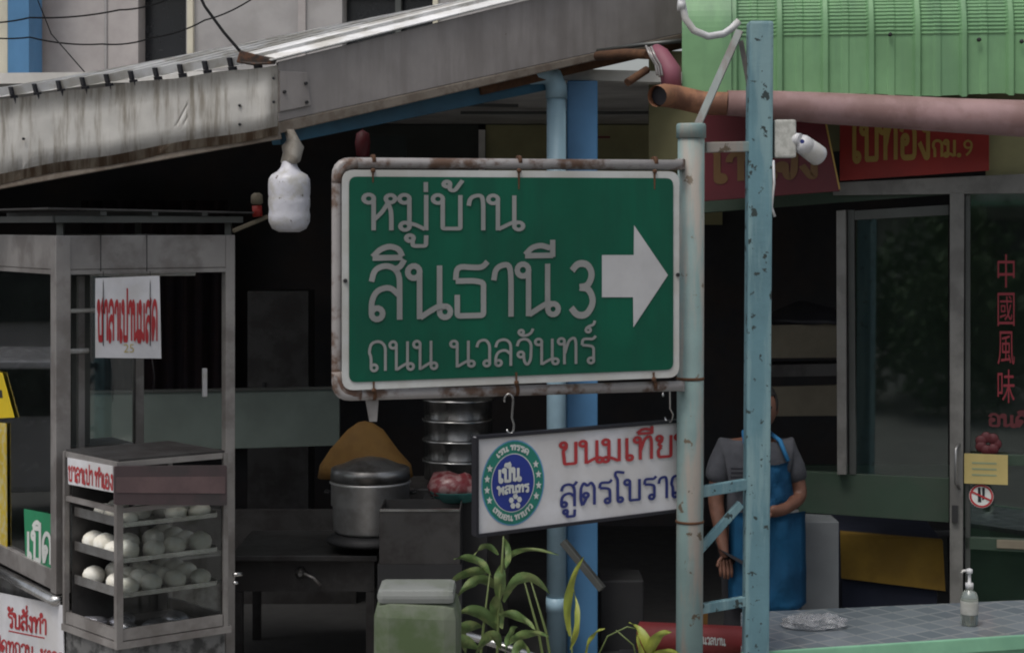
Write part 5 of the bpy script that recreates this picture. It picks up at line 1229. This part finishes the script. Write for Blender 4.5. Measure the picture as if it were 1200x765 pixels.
g = MB(); g.lathe([(.048, -.004), (.048, -.002)], a, 20, axis=dv); g.build('bore_shade', M['black'], rr)  # flat black disc as the shaded hollow of the roll
g = MB(); fr2 = Fr(748, 7.3, 872, 7.2)
write(g, fr2, 'นวลบาน', (823, 754), (850, 756), 8, .070, .2); g.build('lettering', M['white_text'], rr)
g = MB(); g.box(((a.x + b_.x) / 2, 7.27, (a.z - .066 + .124) / 2), .6, .2, a.z - .066 - .126, bevel=.01); tag(g.build('low_stand', M['iron']), 'dark low stand under the red cylinder', 'stand')
g = MB(); g.bar(P(826, 733, 7.28), P(827, 706, 7.28), .02, .02); tag(g.build('wooden_peg', M['brown_cone']), 'small ochre peg standing on the red cylinder', 'peg')

# ------------------------------------------------------------------ wires
def wire(pts, r, lab, sag=0):
    g = MB(); path = []
    for i in range(len(pts) - 1):
        a = P(*pts[i]); b = P(*pts[i + 1])
        for k in range(8):
            t = k / 8; path.append(a.lerp(b, t) - Z * sag * 4 * t * (1 - t))
    path.append(P(*pts[-1])); g.tube(path, r, 7); return tag(g.build('cable', M['wire']), lab, 'cable', 'cables above the awning')
wire(((222, -30, 8.6), (240, 8, 8.4), (262, 38, 8.2), (281, 60, 8.0)), .0075, 'thick black cable dropping to the awning corner')
wire(((-40, 26, 11.9), (35, 21, 11.9), (140, 12, 11.9), (200, -2, 11.9)), .006, 'thin dark cable across the beige wall, upper of two', .02)
wire(((-40, 40, 11.8), (35, 44, 11.8), (120, 52, 11.8), (180, 44, 11.8), (240, 24, 11.8), (300, -4, 11.8)), .0055, 'thin dark cable sagging across the window and grey wall', .02)
wire(((40, -10, 12.1), (60, 40, 12.0), (102, 88, 10.6)), .004, 'faint thin cable slanting down the beige wall to the roof')

# ------------------------------------------------------------------ the far side of the street (mirrored in the glass)
fs = thing('unseen_house', 'pale unseen shophouse added across the street, mirrored in the shop glass', 'building', (2, -20, 0))  # unseen house added to block low light into the room and fill reflections
g = MB(); g.box((2, -23, 3.7), 40, 6, 7.4); g.build('wall', M['shop_pale'], fs)
for i in range(9):
    for j in range(2):
        g = MB(); g.box((-15.5 + i * 4.3, -19.98, 1.5 + j * 3.4), 2.8, .08, 2.3); g.build('window', M['window_dark'], fs)
g = MB(); g.box((2, -19.2, 3.0), 40, 1.6, .1); g.build('awning', M['counter_side'], fs)
hs2 = thing('unseen_house', 'grey house at the end of the side street, mirrored in the cart glass', 'building', (-15, 18, 0))
g = MB(); g.box((-17, 19, 2.4), 8, 5, 4.8, u=V((.6, .8, 0))); g.build('wall', M['wall_grey'], hs2)
g = MB(); g.box(V((-17, 19, 2.0)) + V((.8, -.6, 0)) * 2.51, 2.0, .1, 1.6, u=V((.6, .8, 0))); g.build('window', M['window_dark'], hs2)
# parked car down the side street
carT = thing('parked_car', 'silver parked car mirrored in the left glass of the food cart', 'car', (-7.4, 12.2, 0))
cu = V((.55, .83, 0)).normalized(); cv = Z.cross(cu)
def cpt(x, y, z): return V((-7.4, 12.2, 0)) + cu * x + cv * y + Z * z
side_p = [(-2.1, .35), (-2.15, .62), (-1.9, .85), (-1.0, .95), (-.35, 1.42), (.9, 1.45), (1.7, 1.02), (2.1, .95), (2.15, .4)]
g = MB(); g.prism([cpt(x, -.85, z) for x, z in side_p], cv * 1.7, .05); g.build('body', M['car_paint'], carT)
for sgn in (-1, 1):
    g = MB(); g.prism([cpt(x, sgn * .862, z) for x, z in ((-.85, .97), (-.32, 1.36), (.85, 1.38), (1.45, 1.03))], cv * .01); g.build('window', M['window_dark'], carT)
g = MB(); g.prism([cpt(-.98, -.7, .985), cpt(-.98, .7, .985), cpt(-.42, .62, 1.40), cpt(-.42, -.62, 1.40)], (V((0, 0, 1)) - cu).normalized() * .015); g.build('windscreen', M['window_dark'], carT)
for x in (-1.35, 1.35):
    for sgn in (-1, 1):
        g = MB(); g.lathe([(.26, -.09), (.32, -.07), (.32, .07), (.26, .09)], cpt(x, sgn * .8, .322), 20, axis=cv); wh = g.build('wheel', M['rubber'], carT)
for sgn in (-1, 1):
    g = MB(); g.box(cpt(-2.13, sgn * .6, .68), .08, .3, .14, u=cu, bevel=.02); g.build('headlight', M['plastic_white'], carT)
# street trees across the road
def street_tree(x, y, h, lab):
    t = thing('street_tree', lab, 'tree', (x, y, 0), 'trees across the street')
    g = MB(); g.tube([V((x, y, 0)), V((x + .1, y, h * .4)), V((x - .05, y, h * .75))], [.16, .12, .06], 9)
    for k in range(5):
        a = k * 1.3; g.tube([V((x, y, h * (.38 + .06 * k))), V((x + math.cos(a) * h * .25, y + math.sin(a) * h * .25, h * (.6 + .06 * k)))], [.06, .025], 7)
    g.build('trunk', M['bark'], t)
    g = MB(); rnd_ = random.Random(int(x * 7))
    cl = [(x + rnd_.gauss(0, h * .17), y + rnd_.gauss(0, h * .17), h * rnd_.uniform(.5, 1.0)) for _ in range(34)]
    for c in cl:
        for _ in range(50):
            p = V(c) + V((rnd_.gauss(0, .3), rnd_.gauss(0, .3), rnd_.gauss(0, .25)))
            a = V((rnd_.uniform(-1, 1), rnd_.uniform(-1, 1), rnd_.uniform(-1, 1))).normalized(); b_ = a.orthogonal().normalized()
            g.face([p, p + a * .10 + b_ * .05, p + a * .2, p + a * .10 - b_ * .05])
    g.build('crown', M['tree_leaf'], t)
def shrub(x, y, h, first=[None]):
    if first[0] is None:
        t = thing('roadside_shrub', 'round leafy roadside shrub across the road, mirrored in the glass doors', 'shrub', (x, y, 0), 'shrubs across the road')
        rr_ = random.Random(5); g = MB()
        for _ in range(2600):
            q = V((rr_.gauss(0, 1), rr_.gauss(0, 1), rr_.gauss(0, 1))).normalized() * (rr_.random() ** .4) * (1 + .25 * rr_.random())
            p = V((x + q.x * .8, y + q.y * .8, 1.05 + q.z * 1.0)); a = V((rr_.uniform(-1, 1), rr_.uniform(-1, 1), rr_.uniform(-1, 1))).normalized(); b_ = a.orthogonal().normalized()
            g.face([p, p + a * .07 + b_ * .04, p + a * .15, p + a * .07 - b_ * .04])
        g.build('foliage', M['tree_leaf'], t)
        g = MB(); g.tube([V((x, y, 0)), V((x + .03, y, .9))], [.05, .03], 8); g.build('stem', M['bark'], t); first[0] = t
    else:
        t = first[0].copy(); COL.objects.link(t); t.location = (x, y, 0); t.scale = (h, h, h)
        for q in list(first[0].children):
            k = q.copy(); COL.objects.link(k); k.parent = t
for i, (x, y, h) in enumerate(((-2.2, -4.0, 1), (-4.2, -4.6, 1.1), (-5.6, -3.8, .8), (-1.0, -5.2, 1.15), (-7.4, -5.0, 1.2), (-3.2, -6.4, 1.3))): shrub(x, y, h)
street_tree(-6.3, -10, 6.5, 'bushy green tree mirrored in the sliding glass door')
street_tree(-3.4, -12, 6, 'smaller green tree mirrored in the glass pane with red Chinese characters')
